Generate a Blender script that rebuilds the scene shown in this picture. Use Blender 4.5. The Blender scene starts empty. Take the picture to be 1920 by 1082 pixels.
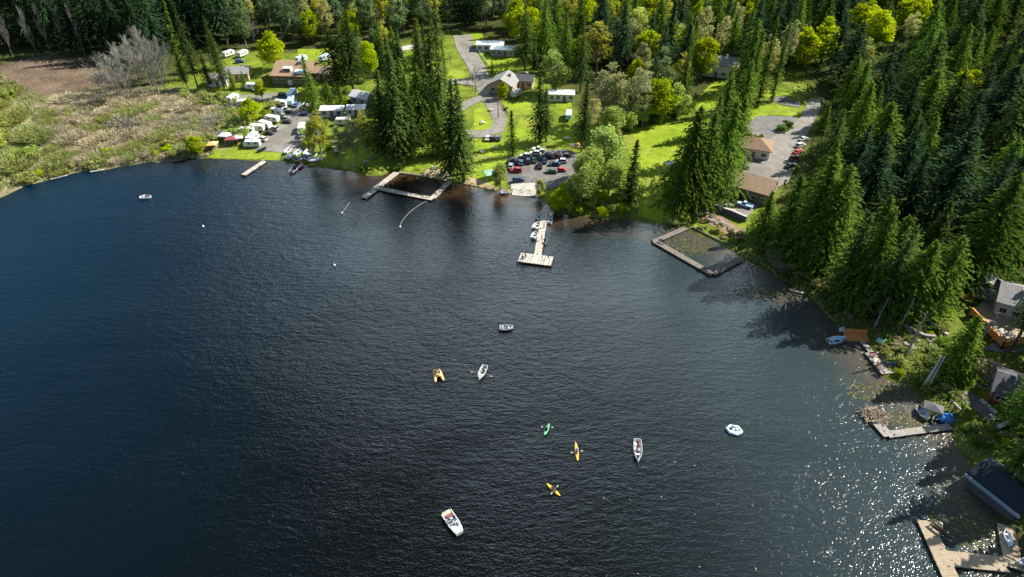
import bpy, bmesh, math, random
import numpy as np
from mathutils import Vector, Matrix, geometry

# ---------------------------------------------------------------- camera, sky, sun, exposure
scene = bpy.context.scene
COL = scene.collection
R = math.radians
CAM_H, PITCH = 100.0, 37.7
FPX, CXP, CYP = 1280.0, 960.0, 541.0          # focal length and centre in photo pixels
cp, sp = math.cos(R(PITCH)), math.sin(R(PITCH))
cam_data = bpy.data.cameras.new('camera')
cam = bpy.data.objects.new('camera', cam_data)
COL.objects.link(cam)
cam.location = (0, 0, CAM_H)
cam.rotation_euler = (R(90 - PITCH), 0, 0)
cam_data.sensor_width = 36
cam_data.lens = 36 * FPX / 1920
cam_data.clip_start = 1
cam_data.clip_end = 9000
scene.camera = cam

SUN_AZ, SUN_EL = 70, 42
world = bpy.data.worlds.new('World')
scene.world = world
world.use_nodes = True
wn = world.node_tree
sky = wn.nodes.new('ShaderNodeTexSky')
sky.sky_type = 'NISHITA'
sky.sun_disc = False
sky.sun_elevation = R(SUN_EL)
sky.sun_rotation = R(SUN_AZ)
# a bank of bright broken cloud ahead of the camera; clear blue to the left and overhead
wtc = wn.nodes.new('ShaderNodeTexCoord')
wno = wn.nodes.new('ShaderNodeTexNoise'); wno.inputs['Scale'].default_value = 3.2; wno.inputs['Detail'].default_value = 7; wno.inputs['Roughness'].default_value = .6
wn.links.new(wtc.outputs['Generated'], wno.inputs['Vector'])
CL_AZ, CL_EL = 4, 25
wdot = wn.nodes.new('ShaderNodeVectorMath'); wdot.operation = 'DOT_PRODUCT'
wdot.inputs[1].default_value = (math.sin(R(CL_AZ)) * math.cos(R(CL_EL)), math.cos(R(CL_AZ)) * math.cos(R(CL_EL)), math.sin(R(CL_EL)))
wnorm = wn.nodes.new('ShaderNodeVectorMath'); wnorm.operation = 'NORMALIZE'
wn.links.new(wtc.outputs['Generated'], wnorm.inputs[0]); wn.links.new(wnorm.outputs[0], wdot.inputs[0])
wmask = wn.nodes.new('ShaderNodeMapRange'); wmask.interpolation_type = 'SMOOTHSTEP'
wmask.inputs['From Min'].default_value = math.cos(R(30)); wmask.inputs['From Max'].default_value = math.cos(R(5))
wn.links.new(wdot.outputs['Value'], wmask.inputs['Value'])
wth = wn.nodes.new('ShaderNodeMapRange'); wth.interpolation_type = 'SMOOTHSTEP'
wth.inputs['From Min'].default_value = .30; wth.inputs['From Max'].default_value = .52
wn.links.new(wno.outputs['Fac'], wth.inputs['Value'])
wmul = wn.nodes.new('ShaderNodeMath'); wmul.operation = 'MULTIPLY'
wn.links.new(wmask.outputs[0], wmul.inputs[0]); wn.links.new(wth.outputs[0], wmul.inputs[1])
wmix = wn.nodes.new('ShaderNodeMix'); wmix.data_type = 'RGBA'
wmix.inputs[7].default_value = (25.0, 30.5, 34.5, 1)
# thin high veil of cloud overhead and to the right
wd2 = wn.nodes.new('ShaderNodeVectorMath'); wd2.operation = 'DOT_PRODUCT'
wd2.inputs[1].default_value = (math.sin(R(35)) * math.cos(R(58)), math.cos(R(35)) * math.cos(R(58)), math.sin(R(58)))
wn.links.new(wnorm.outputs[0], wd2.inputs[0])
wm2 = wn.nodes.new('ShaderNodeMapRange'); wm2.interpolation_type = 'SMOOTHSTEP'
wm2.inputs['From Min'].default_value = math.cos(R(62)); wm2.inputs['From Max'].default_value = math.cos(R(22)); wm2.inputs['To Max'].default_value = .92
wn.links.new(wd2.outputs['Value'], wm2.inputs['Value'])
wmx2 = wn.nodes.new('ShaderNodeMix'); wmx2.data_type = 'RGBA'; wmx2.inputs[7].default_value = (.75, .95, 1.05, 1)
wn.links.new(wm2.outputs[0], wmx2.inputs[0]); wn.links.new(sky.outputs[0], wmx2.inputs[6])
wn.links.new(wmul.outputs[0], wmix.inputs[0]); wn.links.new(wmx2.outputs[2], wmix.inputs[6])
wn.links.new(wmix.outputs[2], wn.nodes['Background'].inputs[0])
wn.nodes['Background'].inputs[1].default_value = 0.072
sun_data = bpy.data.lights.new('sun', 'SUN')
sun_data.energy = 4.9
sun_data.angle = R(0.5)
sun_data.color = (1.0, 0.94, 0.83)
sun = bpy.data.objects.new('sun', sun_data)
COL.objects.link(sun)
sdir = Vector((math.sin(R(SUN_AZ)) * math.cos(R(SUN_EL)), math.cos(R(SUN_AZ)) * math.cos(R(SUN_EL)), math.sin(R(SUN_EL))))
sun.rotation_euler = sdir.to_track_quat('Z', 'Y').to_euler()
scene.view_settings.view_transform = 'Standard'
scene.view_settings.look = 'None'
scene.view_settings.exposure = 1.12
scene.view_settings.gamma = 1
scene.cycles.max_bounces = 6
scene.cycles.diffuse_bounces = 3
scene.cycles.transmission_bounces = 3
scene.cycles.caustics_reflective = False
scene.cycles.caustics_refractive = False

rng = np.random.RandomState(7)
random.seed(7)

# ---------------------------------------------------------------- the plan: photo positions carried onto the ground
def ray(px, py):
    cx = (px - CXP) / FPX
    cy = (CYP - py) / FPX
    return np.array([cx, cp + cy * sp, -sp + cy * cp])

def W(px, py, z=0.0):
    d = ray(px, py)
    t = (z - CAM_H) / d[2]
    return np.array([d[0] * t, d[1] * t])

LAKE_PX = [(0, 372), (20, 362), (40, 352), (70, 343), (100, 335), (130, 327), (160, 322), (190, 319), (220, 312), (250, 310), (280, 305), (310, 303), (340, 300),
           (385, 297), (430, 299), (470, 300), (520, 301), (545, 306), (575, 310), (600, 314), (640, 319), (680, 327), (715, 330), (742, 322),
           (775, 327), (810, 333), (845, 343), (880, 347), (930, 359), (960, 363), (1000, 367), (1022, 382), (1040, 396), (1065, 404),
           (1110, 407), (1150, 410), (1190, 414), (1230, 421), (1262, 426), (1288, 429), (1330, 449), (1378, 470), (1392, 483), (1425, 503),
           (1470, 530), (1515, 560), (1550, 592), (1574, 622), (1612, 628), (1640, 668), (1655, 708), (1690, 718), (1722, 745), (1735, 772),
           (1762, 786), (1786, 803), (1793, 830), (1808, 858), (1836, 880), (1848, 930), (1872, 965), (1880, 1000), (1905, 1030), (1935, 1080), (1975, 1160), (2000, 1250)]
LAKE = [tuple(W(*p)) for p in LAKE_PX]
LAKE += [(95, 0), (120, -60), (160, -150), (60, -260), (-120, -300), (-300, -200), (-360, -40), (-330, 60), (-265, 110), (-205, 148)]
LAKE = np.array(LAKE)

def pip(P, poly):
    """inside test for points P (N,2)"""
    x, y = P[:, 0], P[:, 1]
    ins = np.zeros(len(P), bool)
    n = len(poly)
    j = n - 1
    for i in range(n):
        xi, yi = poly[i]
        xj, yj = poly[j]
        if yi != yj:
            c = ((yi > y) != (yj > y)) & (x < (xj - xi) * (y - yi) / (yj - yi) + xi)
            ins ^= c
        j = i
    return ins

def polydist(P, poly, closed=True):
    d = np.full(len(P), 1e9)
    n = len(poly)
    for i in range(n if closed else n - 1):
        a = np.array(poly[i]); b = np.array(poly[(i + 1) % n])
        ab = b - a
        L = (ab ** 2).sum() + 1e-9
        t = np.clip(((P - a) @ ab) / L, 0, 1)
        q = P - (a + t[:, None] * ab)
        d = np.minimum(d, np.sqrt((q ** 2).sum(1)))
    return d

def wob(P, s, k):
    x, y = P[:, 0] / s, P[:, 1] / s
    return (np.sin(1.3 * x + 2.1 * y + k) + np.sin(-2.3 * x + 1.1 * y + 2.3 * k) + 0.7 * np.sin(3.9 * x + 3.1 * y + 1.7 * k) + 0.5 * np.sin(6.1 * x - 5.3 * y + k)) / 3.2

def axis(lo, hi, step, far):
    core = np.arange(lo, hi + .1, step)
    out = [step * 1.5 ** k for k in range(1, 30)]
    ext = np.cumsum(out)
    ext = ext[ext < far]
    return np.concatenate([lo - ext[::-1], core, hi + ext])
XS = axis(-340, 340, 2.0, 3200)
YS = axis(20, 450, 2.0, 3200)
GX, GY = np.meshgrid(XS, YS)
GP = np.stack([GX.ravel(), GY.ravel()], 1)
GJ = GP + 1.0 * np.stack([wob(GP, 5.0, 1.0), wob(GP, 5.0, 4.0)], 1)      # a little irregular shoreline
GD = polydist(GJ, LAKE)
GIN = pip(GJ, LAKE)
GSD = np.where(GIN, -GD, GD)

def height(P, sd):
    z = np.where(sd < 0, np.maximum(-2.5, 0.3 * sd), 0.95 * (1 - np.exp(-np.maximum(sd, 0) / 3.0)) + 0.028 * np.clip(sd, 0, 320))
    z = z + np.where(sd > 0, 0.09 * np.clip(P[:, 0] - (92 + 0.22 * P[:, 1]), 0, 180), 0)
    z = z + np.where(sd > 6, 0.25 * wob(P, 17.0, 2.0) * np.clip((sd - 6) / 20, 0, 1), 0)
    return z
GZ = height(GP, GSD)
GZ2 = GZ.reshape(GX.shape)
GSD2 = GSD.reshape(GX.shape)

def bil(A, x, y):
    i = int(np.clip(np.searchsorted(XS, x) - 1, 0, len(XS) - 2))
    j = int(np.clip(np.searchsorted(YS, y) - 1, 0, len(YS) - 2))
    u = (x - XS[i]) / (XS[i + 1] - XS[i]); v = (y - YS[j]) / (YS[j + 1] - YS[j])
    return float(A[j, i] * (1 - u) * (1 - v) + A[j, i + 1] * u * (1 - v) + A[j + 1, i] * (1 - u) * v + A[j + 1, i + 1] * u * v)
def ter(x, y): return bil(GZ2, x, y)
def shore(x, y): return bil(GSD2, x, y)

def G(px, py, dz=0.0):
    z = 0.0
    for _ in range(10):
        x, y = W(px, py, z + dz)
        z = 0.4 * z + 0.6 * max(ter(x, y), 0.0)
    return float(x), float(y), z

def top_h(y, z0, row):
    """real height of an upright thing at distance y whose tip shows at a photo row"""
    k = (CYP - row) / FPX
    h = y * (sp - k * cp) / (cp + k * sp)
    return CAM_H - h - z0

def gpoly(pts): return [G(*p)[:2] for p in pts]

# ---------------------------------------------------------------- materials
def mat(name, col=(.5, .5, .5), rough=.7, metal=0, noise=0.0, nscale=8.0, col2=None, spec=.3, coord='Object', bump=0, stretch=None):
    m = bpy.data.materials.new(name)
    m.use_nodes = True
    nt = m.node_tree
    b = nt.nodes['Principled BSDF']
    b.inputs['Roughness'].default_value = rough
    b.inputs['Metallic'].default_value = metal
    b.inputs['Specular IOR Level'].default_value = spec
    b.inputs['Base Color'].default_value = (*col, 1)
    if noise or col2:
        tc = nt.nodes.new('ShaderNodeTexCoord')
        n = nt.nodes.new('ShaderNodeTexNoise')
        n.inputs['Scale'].default_value = nscale
        n.inputs['Detail'].default_value = 6
        n.inputs['Roughness'].default_value = .65
        src = tc.outputs['Object'] if coord == 'Object' else nt.nodes.new('ShaderNodeNewGeometry').outputs['Position']
        if stretch:
            mp = nt.nodes.new('ShaderNodeMapping'); mp.inputs['Scale'].default_value = stretch
            nt.links.new(src, mp.inputs[0]); src = mp.outputs[0]
        nt.links.new(src, n.inputs['Vector'])
        r = nt.nodes.new('ShaderNodeValToRGB')
        r.color_ramp.elements[0].position = .3
        r.color_ramp.elements[1].position = .7
        c2 = col2 or tuple(min(1, c * (1 + noise)) for c in col)
        c1 = col if col2 else tuple(c * (1 - noise) for c in col)
        r.color_ramp.elements[0].color = (*c1, 1)
        r.color_ramp.elements[1].color = (*c2, 1)
        nt.links.new(n.outputs['Fac'], r.inputs[0])
        nt.links.new(r.outputs[0], b.inputs['Base Color'])
        if bump:
            bp = nt.nodes.new('ShaderNodeBump'); bp.inputs['Strength'].default_value = bump; bp.inputs['Distance'].default_value = .3
            nt.links.new(n.outputs['Fac'], bp.inputs['Height']); nt.links.new(bp.outputs[0], b.inputs['Normal'])
    return m

def foliage(name, c_dark, c_light, obj_var=.35, trans=.35, hue_shift=(1.15, 1.0, .8)):
    """leaf material: colour varies from clump to clump ('v' attribute) and from tree to tree"""
    m = bpy.data.materials.new(name)
    m.use_nodes = True
    nt = m.node_tree
    nt.nodes.remove(nt.nodes['Principled BSDF'])
    out = nt.nodes['Material Output']
    at = nt.nodes.new('ShaderNodeAttribute'); at.attribute_name = 'v'
    ramp = nt.nodes.new('ShaderNodeValToRGB')
    ramp.color_ramp.elements[0].color = (*c_dark, 1)
    ramp.color_ramp.elements[1].color = (*c_light, 1)
    nt.links.new(at.outputs['Fac'], ramp.inputs[0])
    oi = nt.nodes.new('ShaderNodeObjectInfo')
    mr = nt.nodes.new('ShaderNodeMapRange')
    mr.inputs['To Min'].default_value = 1 - obj_var; mr.inputs['To Max'].default_value = 1 + obj_var
    nt.links.new(oi.outputs['Random'], mr.inputs['Value'])
    mul = nt.nodes.new('ShaderNodeVectorMath'); mul.operation = 'SCALE'
    nt.links.new(ramp.outputs[0], mul.inputs[0]); nt.links.new(mr.outputs[0], mul.inputs['Scale'])
    # second random channel turns some trees yellower
    fr = nt.nodes.new('ShaderNodeMath'); fr.operation = 'MULTIPLY'; fr.inputs[1].default_value = 37.7
    fr2 = nt.nodes.new('ShaderNodeMath'); fr2.operation = 'FRACT'
    nt.links.new(oi.outputs['Random'], fr.inputs[0]); nt.links.new(fr.outputs[0], fr2.inputs[0])
    tint = nt.nodes.new('ShaderNodeVectorMath'); tint.operation = 'MULTIPLY'; tint.inputs[1].default_value = hue_shift
    nt.links.new(mul.outputs[0], tint.inputs[0])
    mx = nt.nodes.new('ShaderNodeMix'); mx.data_type = 'VECTOR'
    nt.links.new(fr2.outputs[0], mx.inputs[0]); nt.links.new(mul.outputs[0], mx.inputs[4]); nt.links.new(tint.outputs[0], mx.inputs[5])
    df = nt.nodes.new('ShaderNodeBsdfDiffuse'); tr = nt.nodes.new('ShaderNodeBsdfTranslucent')
    nt.links.new(mx.outputs[1], df.inputs[0]); nt.links.new(mx.outputs[1], tr.inputs[0])
    ms = nt.nodes.new('ShaderNodeMixShader'); ms.inputs[0].default_value = trans
    nt.links.new(df.outputs[0], ms.inputs[1]); nt.links.new(tr.outputs[0], ms.inputs[2])
    nt.links.new(ms.outputs[0], out.inputs[0])
    return m

M = {}
M['fir'] = foliage('fir needles', (.022, .054, .016), (.110, .168, .042), .35, .45, (1.08, 1, .9))
M['darkfir'] = foliage('dark blue green needles', (.010, .033, .017), (.055, .100, .045), .35, .4, (1.05, 1, .95))
M['cedar'] = foliage('cedar sprays', (.028, .078, .014), (.150, .250, .036), .35, .48, (1.12, 1, .85))
M['spring'] = foliage('fresh spring leaves', (.18, .27, .006), (.45, .55, .014), .2, .5, (1.08, 1.0, .8))
M['willow'] = foliage('pale green young leaves', (.17, .26, .055), (.40, .52, .14), .2, .5)
M['olive'] = foliage('olive yellow catkins', (.21, .23, .03), (.44, .46, .075), .22, .5, (1.08, 1.0, .9))
M['pale'] = foliage('sparse grey green buds', (.19, .215, .085), (.44, .47, .22), .2, .5)
M['bluegreen'] = foliage('cool green leaves in bud', (.055, .11, .05), (.17, .26, .11), .3, .45)
M['twig'] = foliage('grey brown twigs', (.15, .15, .13), (.31, .305, .265), .2, .2, (1, 1, 1))
M['tan'] = foliage('tan reed and twig', (.29, .255, .165), (.56, .50, .345), .2, .35, (1.02, 1, .97))
M['marshgreen'] = foliage('marsh leaves', (.17, .215, .065), (.36, .41, .16), .2, .45)
M['lily'] = foliage('lily pads', (.06, .07, .025), (.17, .17, .07), .2, .1)
M['bark'] = mat('brown bark', (.09, .065, .045), .9, noise=.4, nscale=3)
M['greybark'] = mat('grey bark', (.24, .215, .19), .9, noise=.35, nscale=3)
M['whitewood'] = mat('weathered pale wood', (.45, .42, .38), .85, noise=.25, nscale=2)
M['plank'] = mat('sun bleached planks', (.52, .47, .40), .85, noise=.18, nscale=1.3, coord='World')
M['plank2'] = mat('grey planks', (.27, .25, .225), .85, noise=.2, nscale=1.3, coord='World')
M['plank_tan'] = mat('tan planks', (.31, .25, .175), .85, noise=.18, nscale=1.5, coord='World')
M['plank_dark'] = mat('damp dark planks', (.17, .145, .125), .8, noise=.3, nscale=1.5, coord='World')
M['cedarwood'] = mat('orange stained cedar', (.55, .235, .07), .7, noise=.2, nscale=3, stretch=(1, 1, .2))
M['piling'] = mat('piling wood', (.10, .075, .055), .9, noise=.3)
M['asphalt'] = mat('worn asphalt', (.15, .145, .14), .92, noise=.22, nscale=.5, coord='World')
M['gravel'] = mat('pale gravel', (.20, .187, .17), .95, noise=.28, nscale=.45, coord='World')
M['concrete'] = mat('pale concrete', (.42, .40, .37), .9, noise=.2, nscale=.8, coord='World')
M['sand'] = mat('damp sand', (.36, .28, .18), .95, noise=.25, nscale=.7, coord='World')
M['lawn'] = mat('mown lawn', (.13, .21, .014), .95, noise=.25, nscale=.25, col2=(.29, .36, .035), spec=0, coord='World')
M['mud'] = mat('brown mud', (.11, .065, .045), .95, noise=.3, nscale=.2, coord='World', col2=(.19, .125, .085))
M['line'] = mat('white road paint', (.78, .78, .75), .8, noise=.1, nscale=3)
M['white'] = mat('white paint', (.58, .58, .57), .45, noise=.05, nscale=2)
M['offwhite'] = mat('cream siding', (.68, .64, .55), .7, noise=.08, nscale=2)
M['tanwall'] = mat('tan siding', (.50, .36, .22), .8, noise=.12, nscale=2)
M['brownwall'] = mat('brown siding', (.17, .11, .07), .8, noise=.2, nscale=2)
M['redwall'] = mat('maroon siding', (.20, .045, .04), .8, noise=.15, nscale=2)
M['greywall'] = mat('grey siding', (.34, .36, .38), .8, noise=.1, nscale=2)
M['roof_brown'] = mat('brown shingles', (.235, .155, .105), .9, noise=.25, nscale=1.2, stretch=(1, 1, 3))
M['roof_tan'] = mat('tan shingles', (.31, .215, .145), .9, noise=.22, nscale=1.2)
M['roof_grey'] = mat('grey shingles', (.24, .235, .235), .9, noise=.22, nscale=1.2)
M['roof_dark'] = mat('dark shingles', (.075, .075, .085), .9, noise=.25, nscale=1.2)
M['roof_metal'] = mat('pale metal roof', (.62, .63, .65), .45, metal=.2, noise=.08)
M['roof_blue'] = mat('blue grey metal roof', (.018, .025, .036), .85, spec=.1, metal=0, noise=.15)
M['greycanvas'] = mat('grey canvas', (.12, .12, .125), .9, noise=.15)
M['fascia'] = mat('blue grey fascia', (.20, .28, .36), .6, noise=.12)
M['glass'] = mat('dark window glass', (.015, .02, .028), .12, spec=.6, noise=.3)
M['rubber'] = mat('black rubber', (.018, .018, .018), .85, noise=.2)
M['steel'] = mat('grey steel', (.42, .43, .45), .4, metal=.6, noise=.1)
M['lamp'] = mat('lamp lens', (.7, .68, .6), .25, noise=.05)
M['red'] = mat('red paint', (.42, .03, .035), .4, noise=.1)
M['blue'] = mat('blue paint', (.05, .13, .34), .4, noise=.1)
M['tarp'] = mat('blue tarpaulin', (.04, .20, .52), .5, noise=.2, nscale=3)
M['green'] = mat('green plastic', (.10, .50, .22), .4, noise=.1)
M['greencanvas'] = mat('pale green canvas', (.30, .50, .40), .8, noise=.15)
M['yellow'] = mat('yellow plastic', (.72, .46, .05), .4, noise=.1)
M['orange'] = mat('orange plastic', (.72, .36, .06), .4, noise=.1)
M['tanplastic'] = mat('tan orange plastic', (.72, .45, .17), .45, noise=.1)
M['greyboat'] = mat('pale grey plastic', (.50, .54, .60), .45, noise=.1)
M['paleblue'] = mat('pale blue vinyl', (.50, .68, .82), .45, noise=.1)
M['silver'] = mat('silver paint', (.40, .42, .44), .35, metal=.4, noise=.08)
M['black'] = mat('black paint', (.02, .021, .025), .3, noise=.2)
M['darkblue'] = mat('navy paint', (.02, .04, .10), .35, noise=.2)
M['darkgreen'] = mat('dark green paint', (.02, .07, .05), .35, noise=.2)
M['beige'] = mat('beige vinyl', (.55, .45, .36), .7, noise=.1)
M['maroon'] = mat('maroon vinyl', (.24, .07, .07), .7, noise=.1)
M['skin'] = mat('skin', (.45, .27, .19), .6, noise=.08)
M['hair'] = mat('dark hair', (.03, .02, .015), .7, noise=.3)
M['jeans'] = mat('dark trousers', (.05, .06, .10), .9, noise=.15)
M['shirt_red'] = mat('red shirt', (.45, .05, .05), .9, noise=.12)
M['shirt_blue'] = mat('blue shirt', (.08, .14, .35), .9, noise=.12)
M['shirt_white'] = mat('white shirt', (.7, .7, .7), .9, noise=.08)
M['shirt_dark'] = mat('dark shirt', (.04, .04, .05), .9, noise=.15)
M['rock'] = mat('grey rock', (.27, .25, .23), .9, noise=.3, nscale=2, bump=.5)
M['rope'] = mat('pale rope', (.36, .34, .30), .8, noise=.1)
M['brush'] = mat('cut branches', (.34, .26, .18), .9, noise=.35, nscale=2)
M['pink'] = mat('red brown soil', (.24, .15, .11), .95, noise=.3, nscale=.6, coord='World')

def lawn_detail(m):
    nt = m.node_tree; b = nt.nodes['Principled BSDF']; src = b.inputs['Base Color'].links[0].from_socket
    pos = nt.nodes.new('ShaderNodeNewGeometry').outputs['Position']
    for sc, lo, hi, col, amt in ((.07, .50, .68, (.19, .19, .055), .65), (2.2, .5, .75, (.07, .12, .015), .55), (.5, .60, .70, (.30, .27, .12), .5)):
        n = nt.nodes.new('ShaderNodeTexNoise'); n.inputs['Scale'].default_value = sc; n.inputs['Detail'].default_value = 6; nt.links.new(pos, n.inputs['Vector'])
        mr = nt.nodes.new('ShaderNodeMapRange'); mr.inputs['From Min'].default_value = lo; mr.inputs['From Max'].default_value = hi; mr.inputs['To Max'].default_value = amt
        nt.links.new(n.outputs['Fac'], mr.inputs['Value'])
        mx = nt.nodes.new('ShaderNodeMix'); mx.data_type = 'RGBA'; mx.inputs[7].default_value = (*col, 1)
        nt.links.new(mr.outputs[0], mx.inputs[0]); nt.links.new(src, mx.inputs[6]); src = mx.outputs[2]
    nt.links.new(src, b.inputs['Base Color'])
lawn_detail(M['lawn'])
def paving_detail(m, dark, light):
    nt = m.node_tree; b = nt.nodes['Principled BSDF']; src = b.inputs['Base Color'].links[0].from_socket
    pos = nt.nodes.new('ShaderNodeNewGeometry').outputs['Position']
    for sc, lo, hi, col, amt in ((.11, .5, .62, dark, .6), (.9, .58, .66, dark, .5), (.3, .56, .7, light, .5)):
        n = nt.nodes.new('ShaderNodeTexNoise'); n.inputs['Scale'].default_value = sc; n.inputs['Detail'].default_value = 7; n.inputs['Distortion'].default_value = .6; nt.links.new(pos, n.inputs['Vector'])
        mr = nt.nodes.new('ShaderNodeMapRange'); mr.inputs['From Min'].default_value = lo; mr.inputs['From Max'].default_value = hi; mr.inputs['To Max'].default_value = amt
        nt.links.new(n.outputs['Fac'], mr.inputs['Value'])
        mx = nt.nodes.new('ShaderNodeMix'); mx.data_type = 'RGBA'; mx.inputs[7].default_value = (*col, 1)
        nt.links.new(mr.outputs[0], mx.inputs[0]); nt.links.new(src, mx.inputs[6]); src = mx.outputs[2]
    nt.links.new(src, b.inputs['Base Color'])
paving_detail(M['asphalt'], (.075, .073, .07), (.22, .21, .195))
paving_detail(M['gravel'], (.12, .11, .10), (.28, .255, .22))

# ground: forest floor, rough grass and marsh areas blended by a mask painted per vertex
def ground_mat():
    m = bpy.data.materials.new('forest floor grass and marsh')
    m.use_nodes = True
    nt = m.node_tree
    b = nt.nodes['Principled BSDF']
    b.inputs['Roughness'].default_value = .95
    b.inputs['Specular IOR Level'].default_value = .02
    pos = nt.nodes.new('ShaderNodeNewGeometry').outputs['Position']
    def nz(scale, c1, c2, lo=.35, hi=.65):
        n = nt.nodes.new('ShaderNodeTexNoise'); n.inputs['Scale'].default_value = scale; n.inputs['Detail'].default_value = 8; n.inputs['Roughness'].default_value = .7
        nt.links.new(pos, n.inputs['Vector'])
        r = nt.nodes.new('ShaderNodeValToRGB')
        r.color_ramp.elements[0].position = lo; r.color_ramp.elements[1].position = hi
        r.color_ramp.elements[0].color = (*c1, 1); r.color_ramp.elements[1].color = (*c2, 1)
        nt.links.new(n.outputs['Fac'], r.inputs[0])
        return r.outputs[0]
    forest = nz(.25, (.030, .034, .013), (.075, .085, .026))
    grass = nz(.22, (.075, .115, .012), (.20, .25, .035))
    marsh = nz(.14, (.31, .26, .175), (.26, .28, .125))
    mud = nz(.12, (.105, .072, .052), (.20, .15, .105))
    at = nt.nodes.new('ShaderNodeAttribute'); at.attribute_name = 'zone'
    sep = nt.nodes.new('ShaderNodeSeparateColor'); nt.links.new(at.outputs['Color'], sep.inputs[0])
    cur = forest
    for i, c in ((1, grass), (0, marsh), (2, mud)):
        mx = nt.nodes.new('ShaderNodeMix'); mx.data_type = 'RGBA'
        nt.links.new(sep.outputs[i], mx.inputs[0]); nt.links.new(cur, mx.inputs[6]); nt.links.new(c, mx.inputs[7])
        cur = mx.outputs[2]
    nt.links.new(cur, b.inputs['Base Color'])
    return m

def water_mat():
    m = bpy.data.materials.new('lake water')
    m.use_nodes = True
    nt = m.node_tree
    b = nt.nodes['Principled BSDF']
    b.inputs['Roughness'].default_value = .11
    b.inputs['IOR'].default_value = 1.333
    pos = nt.nodes.new('ShaderNodeNewGeometry').outputs['Position']
    at = nt.nodes.new('ShaderNodeAttribute'); at.attribute_name = 'shallow'
    n = nt.nodes.new('ShaderNodeTexNoise'); n.inputs['Scale'].default_value = .09; n.inputs['Detail'].default_value = 7
    nt.links.new(pos, n.inputs['Vector'])
    ad = nt.nodes.new('ShaderNodeMath'); ad.operation = 'MULTIPLY_ADD'; ad.inputs[1].default_value = 1.1; ad.inputs[2].default_value = -.55
    nt.links.new(n.outputs['Fac'], ad.inputs[0])
    a2 = nt.nodes.new('ShaderNodeMath'); a2.operation = 'ADD'; a2.use_clamp = True
    nt.links.new(ad.outputs[0], a2.inputs[0]); nt.links.new(at.outputs['Fac'], a2.inputs[1])
    gate = nt.nodes.new('ShaderNodeMath'); gate.operation = 'MULTIPLY'; gate.use_clamp = True
    g2 = nt.nodes.new('ShaderNodeMath'); g2.operation = 'MULTIPLY'; g2.inputs[1].default_value = 4; g2.use_clamp = True
    nt.links.new(at.outputs['Fac'], g2.inputs[0])
    nt.links.new(a2.outputs[0], gate.inputs[0]); nt.links.new(g2.outputs[0], gate.inputs[1])
    r = nt.nodes.new('ShaderNodeValToRGB')
    r.color_ramp.elements[0].position = 0; r.color_ramp.elements[0].color = (.0014, .0024, .0027, 1)
    r.color_ramp.elements[1].position = 1; r.color_ramp.elements[1].color = (.050, .028, .011, 1)
    nt.links.new(gate.outputs[0], r.inputs[0])
    dp = nt.nodes.new('ShaderNodeAttribute'); dp.attribute_name = 'deep'          # blue of the reflected sky on the left, painted into the water colour
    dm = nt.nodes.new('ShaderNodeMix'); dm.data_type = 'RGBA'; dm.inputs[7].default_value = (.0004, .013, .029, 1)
    tb = nt.nodes.new('ShaderNodeAttribute'); tb.attribute_name = 'turbid'         # silty grey green water off the right hand bank
    tm = nt.nodes.new('ShaderNodeMix'); tm.data_type = 'RGBA'; tm.blend_type = 'ADD'; tm.inputs[7].default_value = (.024, .037, .041, 1)
    nt.links.new(tb.outputs['Fac'], tm.inputs[0]); nt.links.new(r.outputs[0], tm.inputs[6])
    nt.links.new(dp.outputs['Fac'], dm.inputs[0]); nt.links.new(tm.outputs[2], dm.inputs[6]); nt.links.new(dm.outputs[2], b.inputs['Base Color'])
    hs = []
    for sc, st, w, rot in ((.95, (.42, 1, 1), .9, 8), (2.3, (.5, 1, 1), .42, -14), (.16, (.6, 1, 1), .9, 20), (3.4, (.75, 1, 1), .5, 5)):
        mp = nt.nodes.new('ShaderNodeMapping'); mp.inputs['Rotation'].default_value = (0, 0, R(rot)); mp.inputs['Scale'].default_value = st
        nt.links.new(pos, mp.inputs[0])
        w1 = nt.nodes.new('ShaderNodeTexNoise'); w1.inputs['Scale'].default_value = sc; w1.inputs['Detail'].default_value = 2.5; w1.inputs['Distortion'].default_value = .4
        nt.links.new(mp.outputs[0], w1.inputs['Vector'])
        q = nt.nodes.new('ShaderNodeMath'); q.operation = 'MULTIPLY'; q.inputs[1].default_value = w
        nt.links.new(w1.outputs['Fac'], q.inputs[0]); hs.append(q.outputs[0])
    s1 = nt.nodes.new('ShaderNodeMath'); nt.links.new(hs[0], s1.inputs[0]); nt.links.new(hs[1], s1.inputs[1])
    s3 = nt.nodes.new('ShaderNodeMath'); nt.links.new(s1.outputs[0], s3.inputs[0]); nt.links.new(hs[2], s3.inputs[1])
    s2 = nt.nodes.new('ShaderNodeMath'); nt.links.new(s3.outputs[0], s2.inputs[0]); nt.links.new(hs[3], s2.inputs[1])
    bp = nt.nodes.new('ShaderNodeBump'); bp.inputs['Strength'].default_value = 1.0; bp.inputs['Distance'].default_value = .175
    ln = nt.nodes.new('ShaderNodeTexNoise'); ln.inputs['Scale'].default_value = .022; ln.inputs['Detail'].default_value = 3; ln.inputs['Distortion'].default_value = .8
    lm = nt.nodes.new('ShaderNodeMapping'); lm.inputs['Scale'].default_value = (.6, 1.3, 1); lm.inputs['Rotation'].default_value = (0, 0, R(14))
    nt.links.new(pos, lm.inputs[0]); nt.links.new(lm.outputs[0], ln.inputs['Vector'])
    lr = nt.nodes.new('ShaderNodeMapRange'); lr.inputs['From Min'].default_value = .35; lr.inputs['From Max'].default_value = .65; lr.inputs['To Min'].default_value = .55; lr.inputs['To Max'].default_value = 1.15
    nt.links.new(ln.outputs['Fac'], lr.inputs['Value'])
    sm = nt.nodes.new('ShaderNodeMath'); sm.operation = 'MULTIPLY'
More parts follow.
